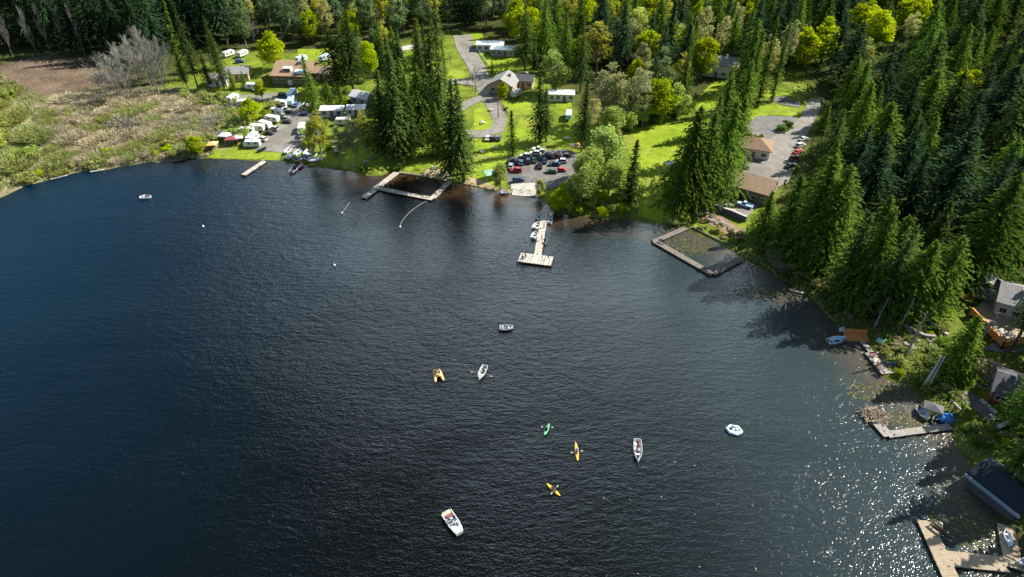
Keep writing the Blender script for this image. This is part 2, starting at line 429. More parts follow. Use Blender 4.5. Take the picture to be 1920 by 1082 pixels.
    nt.links.new(s2.outputs[0], sm.inputs[0]); nt.links.new(lr.outputs[0], sm.inputs[1])
    nt.links.new(sm.outputs[0], bp.inputs['Height']); nt.links.new(bp.outputs[0], b.inputs['Normal'])
    return m

# ---------------------------------------------------------------- mesh helpers
class MB:
    def __init__(s): s.v, s.f, s.m, s.c = [], [], [], []
    def add(s, vs, fs, mi=0, val=None):
        o = len(s.v)
        s.v += [tuple(map(float, p)) for p in vs]
        s.f += [tuple(i + o for i in f) for f in fs]
        s.m += [mi] * len(fs)
    def box(s, c, d, rz=0, mi=0, tx=1.0, ty=1.0):
        x, y, z = c; a, b, h = d[0] / 2, d[1] / 2, d[2] / 2
        vs = []
        for (k, q) in ((-h, 1), (h, 0)):
            fx, fy = (1, 1) if q else (tx, ty)
            vs += [(-a * fx, -b * fy, k), (a * fx, -b * fy, k), (a * fx, b * fy, k), (-a * fx, b * fy, k)]
        cs, sn = math.cos(rz), math.sin(rz)
        vs = [(x + p[0] * cs - p[1] * sn, y + p[0] * sn + p[1] * cs, z + p[2]) for p in vs]
        s.add(vs, [(3, 2, 1, 0), (4, 5, 6, 7), (0, 1, 5, 4), (1, 2, 6, 5), (2, 3, 7, 6), (3, 0, 4, 7)], mi)
    def prism(s, poly, z0, z1, mi=0):
        a = sum(poly[i][0] * poly[(i + 1) % len(poly)][1] - poly[(i + 1) % len(poly)][0] * poly[i][1] for i in range(len(poly)))
        if a < 0: poly = poly[::-1]
        n = len(poly)
        zz0 = z0 if hasattr(z0, '__len__') else [z0] * n
        zz1 = z1 if hasattr(z1, '__len__') else [z1] * n
        vs = [(p[0], p[1], zz0[i]) for i, p in enumerate(poly)] + [(p[0], p[1], zz1[i]) for i, p in enumerate(poly)]
        fs = [tuple(range(n - 1, -1, -1)), tuple(range(n, 2 * n))] + [(i, (i + 1) % n, n + (i + 1) % n, n + i) for i in range(n)]
        s.add(vs, fs, mi)
    def profile(s, prof, w, mi=0, taper=None):
        """side outline in (x, z) swept across y"""
        n = len(prof)
        t = taper or [1] * n
        vs = [(p[0], -w / 2 * t[i], p[1]) for i, p in enumerate(prof)] + [(p[0], w / 2 * t[i], p[1]) for i, p in enumerate(prof)]
        fs = [tuple(range(n)), tuple(range(2 * n - 1, n - 1, -1))] + [(i, n + i, n + (i + 1) % n, (i + 1) % n) for i in range(n)]
        s.add(vs, fs, mi)
    def tube(s, p0, p1, r0, r1=None, n=6, mi=0, cap=True):
        r1 = r0 if r1 is None else r1
        p0, p1 = Vector(p0), Vector(p1)
        d = (p1 - p0)
        if d.length < 1e-6: return
        d.normalize()
        u = d.orthogonal().normalized(); w = d.cross(u)
        vs = []
        for p, r in ((p0, r0), (p1, r1)):
            for k in range(n):
                a = 2 * math.pi * k / n
                vs.append(p + u * (r * math.cos(a)) + w * (r * math.sin(a)))
        fs = [(k, (k + 1) % n, n + (k + 1) % n, n + k) for k in range(n)]
        if cap: fs += [tuple(range(n - 1, -1, -1)), tuple(range(n, 2 * n))]
        s.add(vs, fs, mi)
    def loft(s, rings, mi=0, cap=True, closed=True):
        n = len(rings[0]); vs = [p for r in rings for p in r]; fs = []
        for k in range(len(rings) - 1):
            for i in range(n if closed else n - 1):
                j = (i + 1) % n
                fs.append((k * n + i, k * n + j, (k + 1) * n + j, (k + 1) * n + i))
        if cap: fs += [tuple(range(n - 1, -1, -1)), tuple(range((len(rings) - 1) * n, len(rings) * n))]
        s.add(vs, fs, mi)
    def ball(s, c, r, n=8, k=5, mi=0, sq=(1, 1, 1)):
        rings = []
        for i in range(k + 1):
            t = math.pi * (i + .02) / (k + .04)
            rings.append([(c[0] + r * sq[0] * math.sin(t) * math.cos(2 * math.pi * j / n), c[1] + r * sq[1] * math.sin(t) * math.sin(2 * math.pi * j / n), c[2] - r * sq[2] * math.cos(t)) for j in range(n)])
        s.loft(rings, mi)
    def build(s, name, mats, parent=None, loc=None, rz=0, smooth=False):
        me = bpy.data.meshes.new(name)
        me.from_pydata(s.v, [], s.f)
        if not isinstance(mats, (list, tuple)): mats = [mats]
        for m in mats: me.materials.append(m)
        if len(mats) > 1: me.polygons.foreach_set('material_index', s.m)
        bm = bmesh.new(); bm.from_mesh(me); bmesh.ops.recalc_face_normals(bm, faces=bm.faces); bm.to_mesh(me); bm.free()
        if smooth: me.polygons.foreach_set('use_smooth', [True] * len(me.polygons))
        o = bpy.data.objects.new(name, me)
        COL.objects.link(o)
        if parent: o.parent = parent
        if loc is not None: o.location = loc
        o.rotation_euler[2] = rz
        return o

def bevel(o, w, seg=2):
    md = o.modifiers.new('bevel', 'BEVEL'); md.width = w; md.segments = seg; md.limit_method = 'ANGLE'
    return o
def tag(o, label=None, cat=None, group=None, kind=None):
    if label: o['label'] = label
    if cat: o['category'] = cat
    if group: o['group'] = group
    if kind: o['kind'] = kind
    return o
def empty(name, loc, rz=0, label=None, cat=None, group=None):
    o = bpy.data.objects.new(name, None)
    o.empty_display_size = .3
    COL.objects.link(o)
    o.location = loc; o.rotation_euler = (0, 0, rz)
    return tag(o, label, cat, group)
def copy_tree(o, parent=None):
    c = o.copy(); COL.objects.link(c)
    if parent: c.parent = parent
    for ch in list(o.children): copy_tree(ch, c)
    return c
def place(proto, used, loc, rz, label, group=None, paint=None):
    """first call moves the prototype itself, later ones copy it with its parts"""
    o = proto if not used else copy_tree(proto)
    used.append(o)
    o.location = loc; o.rotation_euler = (0, 0, rz)
    o['label'] = label
    if group: o['group'] = group
    if paint:
        for ch in o.children:
            if ch.get('paintable') and ch.type == 'MESH':
                ch.material_slots[0].link = 'OBJECT'; ch.material_slots[0].material = paint
    return o

def sheet(name, pts, mt, off=.10, step=3.0, kind='structure', px=True, label=None):
    """a flat area laid over the terrain: constrained triangulation of its outline with inner points"""
    poly = [np.array(G(*p)[:2]) for p in pts] if px else [np.array(p) for p in pts]
    b = []
    for i in range(len(poly)):
        a, c = poly[i], poly[(i + 1) % len(poly)]
        n = max(1, int(np.linalg.norm(c - a) / step))
        for k in range(n): b.append(a + (c - a) * k / n)
    P = np.array(b)
    x0, y0 = P.min(0); x1, y1 = P.max(0)
    gx, gy = np.meshgrid(np.arange(x0, x1, step), np.arange(y0, y1, step))
    Q = np.stack([gx.ravel(), gy.ravel()], 1)
    Q = Q[pip(Q, P)]
    if len(Q): Q = Q[polydist(Q, P) > step * .4]
    allp = [Vector((float(p[0]), float(p[1]))) for p in list(P) + list(Q)]
    nb = len(P)
    res = geometry.delaunay_2d_cdt(allp, [], [list(range(nb))], 1, 1e-4)
    vs = [(v.x, v.y, max(ter(v.x, v.y), -.3) + off) for v in res[0]]
    me = bpy.data.meshes.new(name)
    me.from_pydata(vs, [], [tuple(f) for f in res[2]])
    me.materials.append(mt)
    o = bpy.data.objects.new(name, me); COL.objects.link(o)
    for p in me.polygons: p.use_smooth = True
    o['kind'] = kind
    return o

def band(cl, w, step=3.0):
    """outline of a strip of width w (m) along a centre line given in photo pixels"""
    c = [np.array(G(*p)[:2]) for p in cl]
    L, Rr = [], []
    for i in range(len(c)):
        a = c[max(0, i - 1)]; b = c[min(len(c) - 1, i + 1)]
        d = (b - a) / (np.linalg.norm(b - a) + 1e-9); n = np.array([-d[1], d[0]])
        ww = w[i] if hasattr(w, '__len__') else w
        L.append(c[i] + n * ww / 2); Rr.append(c[i] - n * ww / 2)
    return L + Rr[::-1]

EXCL = []          # ground areas kept free of the filled-in trees (list of (polygon, margin))
def keep(pts, margin=2.0, px=True): EXCL.append((gpoly(pts) if px else [tuple(p) for p in pts], margin))

# ---------------------------------------------------------------- setting: ground, lake, roads, lawns
def zone_mask(pts, blur):
    poly = gpoly(pts)
    J = GP + blur * np.stack([wob(GP, 6.0, 3.0), wob(GP, 6.0, 8.0)], 1)
    d = polydist(J, poly); s = np.where(pip(J, poly), d, -d)
    return np.clip(.5 + s / (2 * blur), 0, 1)
MARSH_PX = [(-120, 430), (0, 372), (160, 322), (280, 305), (385, 297), (402, 285), (440, 235), (420, 190), (330, 172), (200, 165), (60, 175), (-120, 190)]
MUD_PX = [(10, 180), (60, 190), (140, 172), (205, 165), (240, 150), (190, 120), (90, 104), (20, 118), (-30, 140)]
GRASS_PX = [(388, 295), (520, 302), (600, 315), (715, 330), (840, 343), (930, 360), (1000, 368), (1040, 398), (1150, 410), (1285, 429), (1390, 480),
            (1425, 440), (1460, 350), (1530, 215), (1500, 120), (1420, 180), (1300, 210), (1190, 235), (1110, 230), (1000, 110), (860, 60), (740, 80), (600, 100), (430, 95), (300, 160), (430, 190), (440, 235)]
YARD_PX = [(1560, 640), (1690, 720), (1800, 840), (1850, 900), (1930, 1000), (2100, 900), (2050, 600), (1900, 540), (1770, 560), (1700, 590), (1600, 600)]
zone = np.zeros((len(GP), 4), np.float32)
zone[:, 0] = zone_mask(MARSH_PX, 5)
zone[:, 1] = np.maximum(zone_mask(GRASS_PX, 4), .55 * zone_mask(YARD_PX, 3))
zone[:, 2] = zone_mask(MUD_PX, 4)
zone[:, 3] = 1

def grid_mesh(name, Z, attr_name, attr, mt, keepf=None, extra=None, extra2=None):
    ny, nx = GX.shape
    me = bpy.data.meshes.new(name)
    idx = np.arange(nx * ny).reshape(ny, nx)
    q = np.stack([idx[:-1, :-1], idx[:-1, 1:], idx[1:, 1:], idx[1:, :-1]], -1).reshape(-1, 4)
    if keepf is not None: q = q[keepf[q].any(1)]
    me.vertices.add(nx * ny)
    me.vertices.foreach_set('co', np.stack([GP[:, 0], GP[:, 1], Z], 1).astype(np.float32).ravel())
    me.loops.add(q.size); me.polygons.add(len(q))
    me.loops.foreach_set('vertex_index', q.astype(np.int32).ravel())
    me.polygons.foreach_set('loop_start', np.arange(0, q.size, 4, dtype=np.int32))
    me.update(calc_edges=True)
    me.polygons.foreach_set('use_smooth', np.ones(len(q), bool))
    if attr.ndim == 2:
        a = me.color_attributes.new(attr_name, 'FLOAT_COLOR', 'POINT'); a.data.foreach_set('color', attr.astype(np.float32).ravel())
    else:
        a = me.attributes.new(attr_name, 'FLOAT', 'POINT'); a.data.foreach_set('value', attr.astype(np.float32))
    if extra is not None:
        a = me.attributes.new('deep', 'FLOAT', 'POINT'); a.data.foreach_set('value', extra.astype(np.float32))  # mask for the sky reflection painted into the water colour
    if extra2 is not None:
        a = me.attributes.new('turbid', 'FLOAT', 'POINT'); a.data.foreach_set('value', extra2.astype(np.float32))
    me.materials.append(mt)
    o = bpy.data.objects.new(name, me); COL.objects.link(o)
    o['kind'] = 'structure'
    return o
grid_mesh('ground', GZ, 'zone', zone, ground_mat())
shallow = np.clip(1 - np.abs(GSD) / 13.0, 0, 1) ** 1.3
sky_blue_left = np.clip((-GP[:, 0] - 25 + 14 * wob(GP, 40., 1.)) / 110, 0, 1) * np.clip((GP[:, 1] - 20) / 110, 0.15, 1)  # where the left sky's reflected blue is put into the water colour
turbid = np.clip(1.15 - np.abs(GSD) / 62.0, 0, 1) * np.clip((GP[:, 0] - 5) / 40, 0, 1)
grid_mesh('water', np.zeros(len(GP)), 'shallow', shallow, water_mat(), keepf=GSD < 6, extra=sky_blue_left, extra2=turbid)

# roads, lots and lawns (photo outlines carried onto the ground)
def road(name, poly, mt, off=.12, px=False, margin=2.5):
    o = sheet(name, poly, mt, off, 3.0, px=px)
    EXCL.append(([tuple(p) for p in (gpoly(poly) if px else poly)], margin))
    return o
road('road', band([(866, 66), (872, 90), (893, 125), (908, 160), (915, 180), (930, 205), (938, 225), (932, 244), (900, 252), (868, 250)], [8, 7.5, 7, 6.5, 6, 5.5, 5, 5, 5, 5]), M['gravel'], .14)
road('side_road', band([(838, 154), (870, 154), (903, 158)], 5), M['gravel'], .20)
road('loop_road', band([(910, 182), (888, 190), (868, 200), (850, 215)], 4.5), M['gravel'], .20)
road('upper_drive', band([(737, 100), (752, 92), (775, 88), (800, 86)], 5), M['concrete'], .14)
road('parking_lot', [(474, 282), (520, 236), (552, 205), (560, 192), (590, 192), (600, 215), (592, 250), (575, 285), (530, 287)], M['gravel'], .14, px=True)
road('back_lane', [(400, 180), (470, 178), (530, 175), (560, 176), (556, 194), (520, 190), (420, 192)], M['gravel'], .20, px=True)
road('ramp_lot', [(944, 318), (962, 296), (1000, 284), (1060, 280), (1085, 290), (1080, 325), (1050, 350), (1000, 362), (958, 358)], M['asphalt'], .14, px=True)
road('boat_ramp', [(958, 346), (1003, 344), (1006, 370), (960, 366)], M['concrete'], .22, px=True)
road('upper_lot', [(1388, 240), (1420, 218), (1490, 219), (1500, 226), (1470, 250), (1440, 262), (1395, 262)], M['asphalt'], .14, px=True)
road('lodge_lot', [(1388, 318), (1392, 258), (1440, 262), (1470, 248), (1500, 222), (1518, 186), (1540, 182), (1538, 205), (1512, 255), (1492, 310), (1476, 345), (1446, 356)], M['gravel'], .20, px=True, margin=4)
road('terrace', [(1316, 379), (1345, 362), (1385, 352), (1432, 378), (1400, 408), (1352, 393)], M['gravel'], .18, px=True)
road('side_drive', [(1445, 182), (1470, 180), (1500, 193), (1500, 202), (1470, 198), (1448, 190)], M['asphalt'], .14, px=True)
for pts in ([(388, 296), (402, 281), (470, 276), (535, 279), (522, 301), (470, 299)],
            [(640, 315), (650, 285), (720, 272), (722, 300), (715, 326), (680, 325)],
            [(757, 322), (765, 308), (800, 300), (828, 300), (830, 330), (790, 326)],
            [(888, 206), (905, 200), (925, 204), (936, 220), (933, 236), (915, 243), (888, 245)],
            [(890, 262), (945, 262), (950, 300), (945, 345), (925, 350), (886, 342)],
            [(940, 192), (995, 192), (1000, 215), (956, 218)],
            [(975, 222), (1010, 222), (1008, 250), (960, 262)],
            [(895, 96), (925, 100), (968, 110), (965, 135), (925, 132)],
            [(1038, 270), (1048, 236), (1080, 240), (1075, 275), (1050, 282)],
            [(1040, 190), (1070, 190), (1072, 206), (1044, 206)],
            [(1165, 252), (1230, 232), (1300, 226), (1330, 240), (1300, 290), (1255, 320), (1245, 370), (1290, 400), (1262, 422), (1195, 405), (1215, 330), (1180, 290)],
            [(1300, 190), (1340, 152), (1370, 150), (1360, 200), (1310, 222)],
            [(1392, 232), (1402, 205), (1430, 195), (1470, 200), (1500, 204), (1490, 217), (1440, 216), (1400, 232)],
            [(1418, 180), (1440, 170), (1500, 178), (1500, 190), (1470, 178), (1440, 184)],
            [(745, 118), (765, 95), (782, 92), (782, 112), (764, 124)],
            [(835, 138), (850, 130), (870, 132), (872, 150), (838, 151)],
            [(862, 60), (905, 60), (905, 80), (890, 86)],
            [(558, 92), (640, 92), (640, 118), (560, 120)],
            [(1290, 424), (1300, 418), (1345, 446), (1384, 464), (1376, 470), (1330, 448)],
            [(1764, 580), (1776, 572), (1792, 578), (1786, 602), (1772, 596)]):
    road('lawn', pts, M['lawn'], .07, px=True, margin=1.0)
road('beach', [(790, 330), (798, 318), (830, 318), (846, 330), (848, 344), (815, 335)], M['sand'], .14, px=True)
sheet('soil_terrace', [(1305, 402), (1318, 390), (1345, 400), (1398, 436), (1392, 452), (1345, 432)], M['pink'], .09)
sheet('shore_path', [(870, 345), (878, 332), (906, 338), (930, 352), (960, 357), (958, 363), (925, 357)], M['sand'], .12)
road('garden_path', [(1838, 656), (1870, 640), (1935, 640), (1935, 660), (1880, 662)], M['asphalt'], .12, px=True)
road('lower_path', [(1795, 740), (1815, 732), (1845, 758), (1872, 788), (1850, 790)], M['asphalt'], .12, px=True)
for p in (MUD_PX,): keep(p, 0)

# ---------------------------------------------------------------- buildings
def window_part(parent, w, h, loc, rz=0, frame='white', depth=.08):
    """window: frame bars with a pane (sub-part), facing local -y"""
    fb = MB(); t = .10
    for (cx, cz, a, b) in ((0, h / 2 + t / 2, w + 2 * t, t), (0, -h / 2 - t / 2, w + 2 * t, t), (-w / 2 - t / 2, 0, t, h), (w / 2 + t / 2, 0, t, h), (0, 0, .06, h)):
        fb.box((cx, 0, cz), (a, depth, b))
    f = fb.build('window', M[frame], parent, loc, rz)
    pb = MB(); pb.box((0, .01, 0), (w, .04, h)); pb.build('pane', M['glass'], f)
    return f
def door_part(parent, w, h, loc, rz=0, mt='brownwall'):
    b = MB(); b.box((0, 0, h / 2), (w, .09, h)); d = b.build('door', M[mt], parent, loc, rz)
    k = MB(); k.ball((w * .38, -.08, h * .48), .06); k.build('handle', M['steel'], d)
    return d
def gable_roof(b, w, d, z, rise, over=.5, th=.22, ridge='x'):
    """two thick sloped slabs over a w x d footprint"""
    W2, D2 = w / 2 + over, d / 2 + over
    if ridge == 'x':
        pr = [(-D2, z), (0, z + rise), (D2, z)]
        for a, c in ((0, 1), (1, 2)):
            (y0, z0), (y1, z1) = pr[a], pr[c]
            b.add([(-W2, y0, z0), (W2, y0, z0), (W2, y1, z1), (-W2, y1, z1), (-W2, y0, z0 + th), (W2, y0, z0 + th), (W2, y1, z1 + th), (-W2, y1, z1 + th)],
                  [(3, 2, 1, 0), (4, 5, 6, 7), (0, 1, 5, 4), (1, 2, 6, 5), (2, 3, 7, 6), (3, 0, 4, 7)])
    else:
        pr = [(-W2, z), (0, z + rise), (W2, z)]
        for a, c in ((0, 1), (1, 2)):
            (x0, z0), (x1, z1) = pr[a], pr[c]
            b.add([(x0, -D2, z0), (x1, -D2, z1), (x1, D2, z1), (x0, D2, z0), (x0, -D2, z0 + th), (x1, -D2, z1 + th), (x1, D2, z1 + th), (x0, D2, z0 + th)],
                  [(3, 2, 1, 0), (4, 5, 6, 7), (0, 1, 5, 4), (1, 2, 6, 5), (2, 3, 7, 6), (3, 0, 4, 7)])
def hip_roof(b, w, d, z, rise, over=.6, th=.2):
    W2, D2 = w / 2 + over, d / 2 + over
    r = max(w - d, 0) / 2 + .05
    for k in (0, th):
        b.add([(-W2, -D2, z + k), (W2, -D2, z + k), (W2, D2, z + k), (-W2, D2, z + k), (-r, 0, z + rise + k), (r, 0, z + rise + k)],
              [(0, 1, 5, 4), (1, 2, 5), (2, 3, 4, 5), (3, 0, 4)])
    b.box((0, 0, z + th / 2), (2 * W2 - .01, 2 * D2 - .01, th * .9))
def walls(b, w, d, h, rise=0, ridge='x', z0=-1.2):
    if rise and ridge == 'x':
        b.profile([(-d / 2, z0), (d / 2, z0), (d / 2, h), (0, h + rise * (d / 2) / (d / 2 + .5)), (-d / 2, h)], w)
        b.v = [(p[1], p[0], p[2]) for p in b.v]
    elif rise:
        b.profile([(-w / 2, z0), (w / 2, z0), (w / 2, h), (0, h + rise * (w / 2) / (w / 2 + .5)), (-w / 2, h)], d)
    else:
        b.box((0, 0, (h + z0) / 2), (w, d, h - z0))

def house(name, label, cat, px, py, rz, w, d, h, rise, wall, roof, ridge='x', kind='gable', nwin=3, chimney=True, group=None, base=None):
    x, y, z = G(px, py)
    if base is not None: z = base
    t = empty(name, (x, y, z), R(rz), label, cat, group)
    b = MB(); walls(b, w, d, h, rise if kind == 'gable' else 0, ridge); b.build('wall', M[wall], t)
    rb = MB()
    if kind == 'gable': gable_roof(rb, w, d, h, rise, ridge=ridge)
    elif kind == 'hip': hip_roof(rb, w, d, h, rise)
    else: rb.prism([(-w / 2 - .4, -d / 2 - .4), (w / 2 + .4, -d / 2 - .4), (w / 2 + .4, d / 2 + .4), (-w / 2 - .4, d / 2 + .4)], h + .003, [h + .2, h + .2, h + .2 + rise, h + .2 + rise])
    rf = rb.build('roof', M[roof], t)
    if chimney:
        c = MB(); c.box((w * .2, d * .12, h + rise * .8), (.8, .8, 1.8)); c.box((w * .2, d * .12, h + rise * .8 + .95), (1.0, 1.0, .12)); c.build('chimney', M['rock'], rf)
    for k in range(nwin):
        xx = -w / 2 + w * (k + .5) / nwin
        if k == nwin // 2: door_part(t, 1.0, 2.05, (xx, -d / 2 - .045, .05))
        else: window_part(t, min(1.5, w / nwin * .5), 1.1, (xx, -d / 2 - .04, 1.55))
    for k in range(max(1, nwin - 1)):
        yy = -d / 2 + d * (k + .5) / max(1, nwin - 1)
        window_part(t, 1.1, 1.0, (-w / 2 - .04, yy, 1.6), R(-90))
        window_part(t, 1.1, 1.0, (w / 2 + .04, yy, 1.6), R(90))
    c, s = math.cos(R(rz)), math.sin(R(rz))
    EXCL.append(([(x + a * c - bb * s, y + a * s + bb * c) for a, bb in ((-w / 2, -d / 2), (w / 2, -d / 2), (w / 2, d / 2), (-w / 2, d / 2))], 3.0))
    return t

# long brown lodge by the parking lot: two wings with a sunlit terrace roof between
lx, ly, lz = G(545, 160)
lodge = empty('lodge', (lx, ly, lz), R(-4), 'long brown roofed lodge behind the parked trailers, left of the tall firs', 'building')
b = MB(); b.box((0, 3.6, 1.3), (13.6, 7.2, 5.0)); b.build('wall', M['brownwall'], lodge)
b = MB(); gable_roof(b, 14.0, 8.2, 3.9, 2.2, over=.7); up = b.build('roof', M['roof_tan'], lodge, (0, 9.2, 0))
b = MB(); b.box((0, 0, 1.4), (13.0, 7.6, 5.2)); b.build('rear_wall', M['brownwall'], lodge, (0, 9.2, 0))
b = MB(); b.prism([(-7.4, -1.2), (7.4, -1.2), (7.4, 5.6), (-7.4, 5.6)], 3.82, [3.95, 3.95, 4.5, 4.5]); b.build('terrace_roof', M['roof_brown'], lodge)
b = MB(); b.box((0, 0, .9), (1.1, 1.1, 2.0)); b.box((0, 0, 1.96), (1.3, 1.3, .14)); b.build('chimney', M['rock'], up, (2.2, -1.2, 4.6))
b = MB()
b.box((-1.4, 3.4, 5.0), (3.2, 2.4, 1.3)); b.build('dormer', M['white'], lodge)
b = MB(); b.box((-1.4, 2.18, 4.95), (2.4, .06, .9)); b.build('dormer_window', M['glass'], lodge)
b = MB(); b.box((3.6, 1.6, 4.75), (2.8, 2.2, .9)); b.box((3.6, 1.6, 5.28), (1.6, 1.2, .16)); b.build('roof_unit', M['paleblue'], lodge)
for k in range(5):
    if k == 2: door_part(lodge, 1.8, 2.1, (0, -.05, .05), 0, 'white')
    else: window_part(lodge, 1.6, 1.2, (-5.4 + 2.7 * k, -.04, 1.7))
EXCL.append(([(lx - 8, ly - 3), (lx + 8, ly - 3), (lx + 8, ly + 14), (lx - 8, ly + 14)], 2))

house('cottage', 'small tan roofed cottage between the brown lodge and the tall firs', 'building', 608, 145, -6, 8, 6, 2.6, 1.6, 'tanwall', 'roof_tan', nwin=3)
house('cottage', 'grey roofed tan cottage half hidden behind dark firs at left', 'building', 448, 146, 6, 9, 6.5, 2.6, 1.8, 'tanwall', 'roof_grey', nwin=3)
house('cottage', 'cream cottage glimpsed low between dark firs, farthest left of the houses', 'building', 412, 158, 4, 7, 5, 2.6, 1.5, 'offwhite', 'roof_grey', nwin=3, chimney=False)
house('shed', 'white metal roofed shed left of the big fir clump', 'building', 681, 192, -28, 7, 5, 2.6, 1.4, 'greywall', 'roof_metal', nwin=2, chimney=False)
house('mobile_home', 'long white flat roofed mobile home at the head of the road', 'building', 919, 94, -4, 11, 4.2, 2.7, .25, 'white', 'roof_metal', kind='flat', nwin=4, chimney=False, group='mobile homes by the road')
house('mobile_home', 'pale blue grey mobile home below the white one beside the lawn', 'building', 943, 103, -8, 9.5, 4, 2.7, .25, 'greywall', 'roof_metal', kind='flat', nwin=4, chimney=False, group='mobile homes by the road')
house('cottage', 'grey gabled house with tan walls at the bend of the road', 'building', 946, 168, -18, 9, 9, 3.0, 2.6, 'tanwall', 'roof_grey', 'y', nwin=3)
house('cottage', 'dark roofed tan bungalow joined beside the grey gabled house', 'building', 978, 160, -12, 9, 6, 2.7, 1.5, 'tanwall', 'roof_dark', nwin=4)
house('mobile_home', 'pale grey trailer home behind the two trunked fir', 'building', 1052, 187, -4, 9, 3.6, 2.6, .2, 'offwhite', 'roof_metal', kind='flat', nwin=4, chimney=False)
house('white_house', 'white house with grey roof deep among the trees, upper right', 'building', 1343, 138, -20, 15, 8, 4.6, 2.2, 'white', 'roof_grey', nwin=5)
house('brown_cottage', 'brown hip roofed office between the two lodge parking areas', 'building', 1412, 287, -20, 9.5, 7.5, 3.0, 2.3, 'offwhite', 'roof_brown', kind='hip', nwin=3, chimney=False)
house('long_hall', 'long tan roofed hall beside the terrace above the square dock', 'building', 1402, 362, -33, 13.5, 9, 3.4, 2.6, 'brownwall', 'roof_tan', nwin=5, chimney=False)
house('trailer_shelter', 'long white flat roof over dark parked vehicles near the willows', 'building', 624, 216, 2, 7.5, 3.2, 2.4, .2, 'white', 'roof_metal', kind='flat', nwin=3, chimney=False)
house('trailer_shelter', 'white flat roofed shelter right of the longer one by the firs', 'building', 669, 214, 4, 6, 3.2, 2.4, .2, 'white', 'roof_metal', kind='flat', nwin=3, chimney=False)

house('porch_shed', 'low grey roofed shed at the terrace side of the long hall', 'building', 1376, 352, -33, 6, 4.5, 2.4, 1.0, 'brownwall', 'roof_grey', nwin=3, chimney=False)

# lake house with its orange deck
hx, hy, hz = G(1922, 586)
lake_house = empty('lake_house', (hx, hy, hz), R(-30), 'grey roofed lake house behind an orange wooden deck at the right edge', 'building')
b = MB(); walls(b, 13, 9, 3.6, 2.4, 'x', -3); b.build('wall', M['greywall'], lake_house)
b = MB(); gable_roof(b, 13, 9, 3.6, 2.4); rf = b.build('roof', M['roof_grey'], lake_house)
b = MB(); b.box((0, 0, 0), (.9, .9, 1.8)); b.build('chimney', M['rock'], rf, (-2.5, -1.5, 5.6))
for k in range(5): window_part(lake_house, 1.3, 1.2, (-5 + 2.5 * k, -4.54, 1.8))
for k in range(3): window_part(lake_house, 1.2, 1.1, (-6.54, -2.6 + 2.6 * k, 1.8), R(-90))
b = MB(); gable_roof(b, 5, 6, 3.0, 1.5, ridge='y'); b.build('wing_roof', M['roof_grey'], lake_house, (-8.6, 4, 0))
b = MB(); b.box((0, 0, .3), (4.8, 6, 5.4)); b.build('wing_wall', M['greywall'], lake_house, (-8.6, 4, 0))
keep([(1830, 560), (1950, 540), (1960, 660), (1860, 650), (1800, 560)], 2)

def deck_wall(name, label, pts, h0, h1, mt, cap=True, th=.18):
    """solid boarded parapet that follows ground points; stands from h0 to h1 above the lowest"""
    P = [G(*p) for p in pts]; zb = min(p[2] for p in P)
    t = empty(name, (P[0][0], P[0][1], zb), 0, label, 'deck')
    for i in range(len(P) - 1):
        a = Vector((P[i][0], P[i][1], 0)); c = Vector((P[i + 1][0], P[i + 1][1], 0)); o = Vector((P[0][0], P[0][1], 0))
        a -= o; c -= o; d = c - a; n = int(d.length / .3); u = d.normalized(); ang = math.atan2(u.y, u.x)
        b = MB()
        for k in range(n):
            q = a + d * ((k + .5) / n); b.box((q.x, q.y, (h0 + h1) / 2), (d.length / n - .025, th * (.7 + .25 * (k % 2)), h1 - h0), ang)
        b.build('boarding', M[mt], t)
        r = MB(); q = (a + c) / 2; r.box((q.x, q.y, h1 + .05), (d.length, .34, .09), ang); r.build('rail', M[mt], t)
        r = MB()
        for k in range(max(2, int(d.length / 2.4)) + 1):
            q = a + d * (k / max(2, int(d.length / 2.4))); r.box((q.x, q.y, (h1 - 1) / 2), (.16, .3, h1 + 1.0))
        r.build('posts', M[mt], t)
    return t, P, zb
dk, DP, dz = deck_wall('house_deck', 'orange cedar deck with boarded parapet in front of the lake house', [(1816, 592), (1843, 622), (1876, 655), (1900, 650), (1940, 643)], .7, 2.3, 'cedarwood')
fl = [(p[0] - DP[0][0], p[1] - DP[0][1]) for p in DP]
far = [(hx + 6 - DP[0][0], hy - 4 - DP[0][1]), (hx - 7 - DP[0][0], hy + 4 - DP[0][1])]
b = MB(); b.prism([(p[0], p[1]) for p in fl] + far, 1.0, 1.2); b.build('floor', M['plank_tan'], dk)
deck_wall('board_fence', 'orange board fence on the bank left of the lake house roof', [(1776, 568), (1800, 562), (1836, 556)], -.2, 1.9, 'cedarwood')[0]['category'] = 'fence'

# maroon house at the right edge
house('maroon_house', 'dark roofed maroon house below the brush pile at right edge', 'building', 1922, 752, -34, 12, 8, 2.6, 1.9, 'redwall', 'roof_dark', nwin=4)
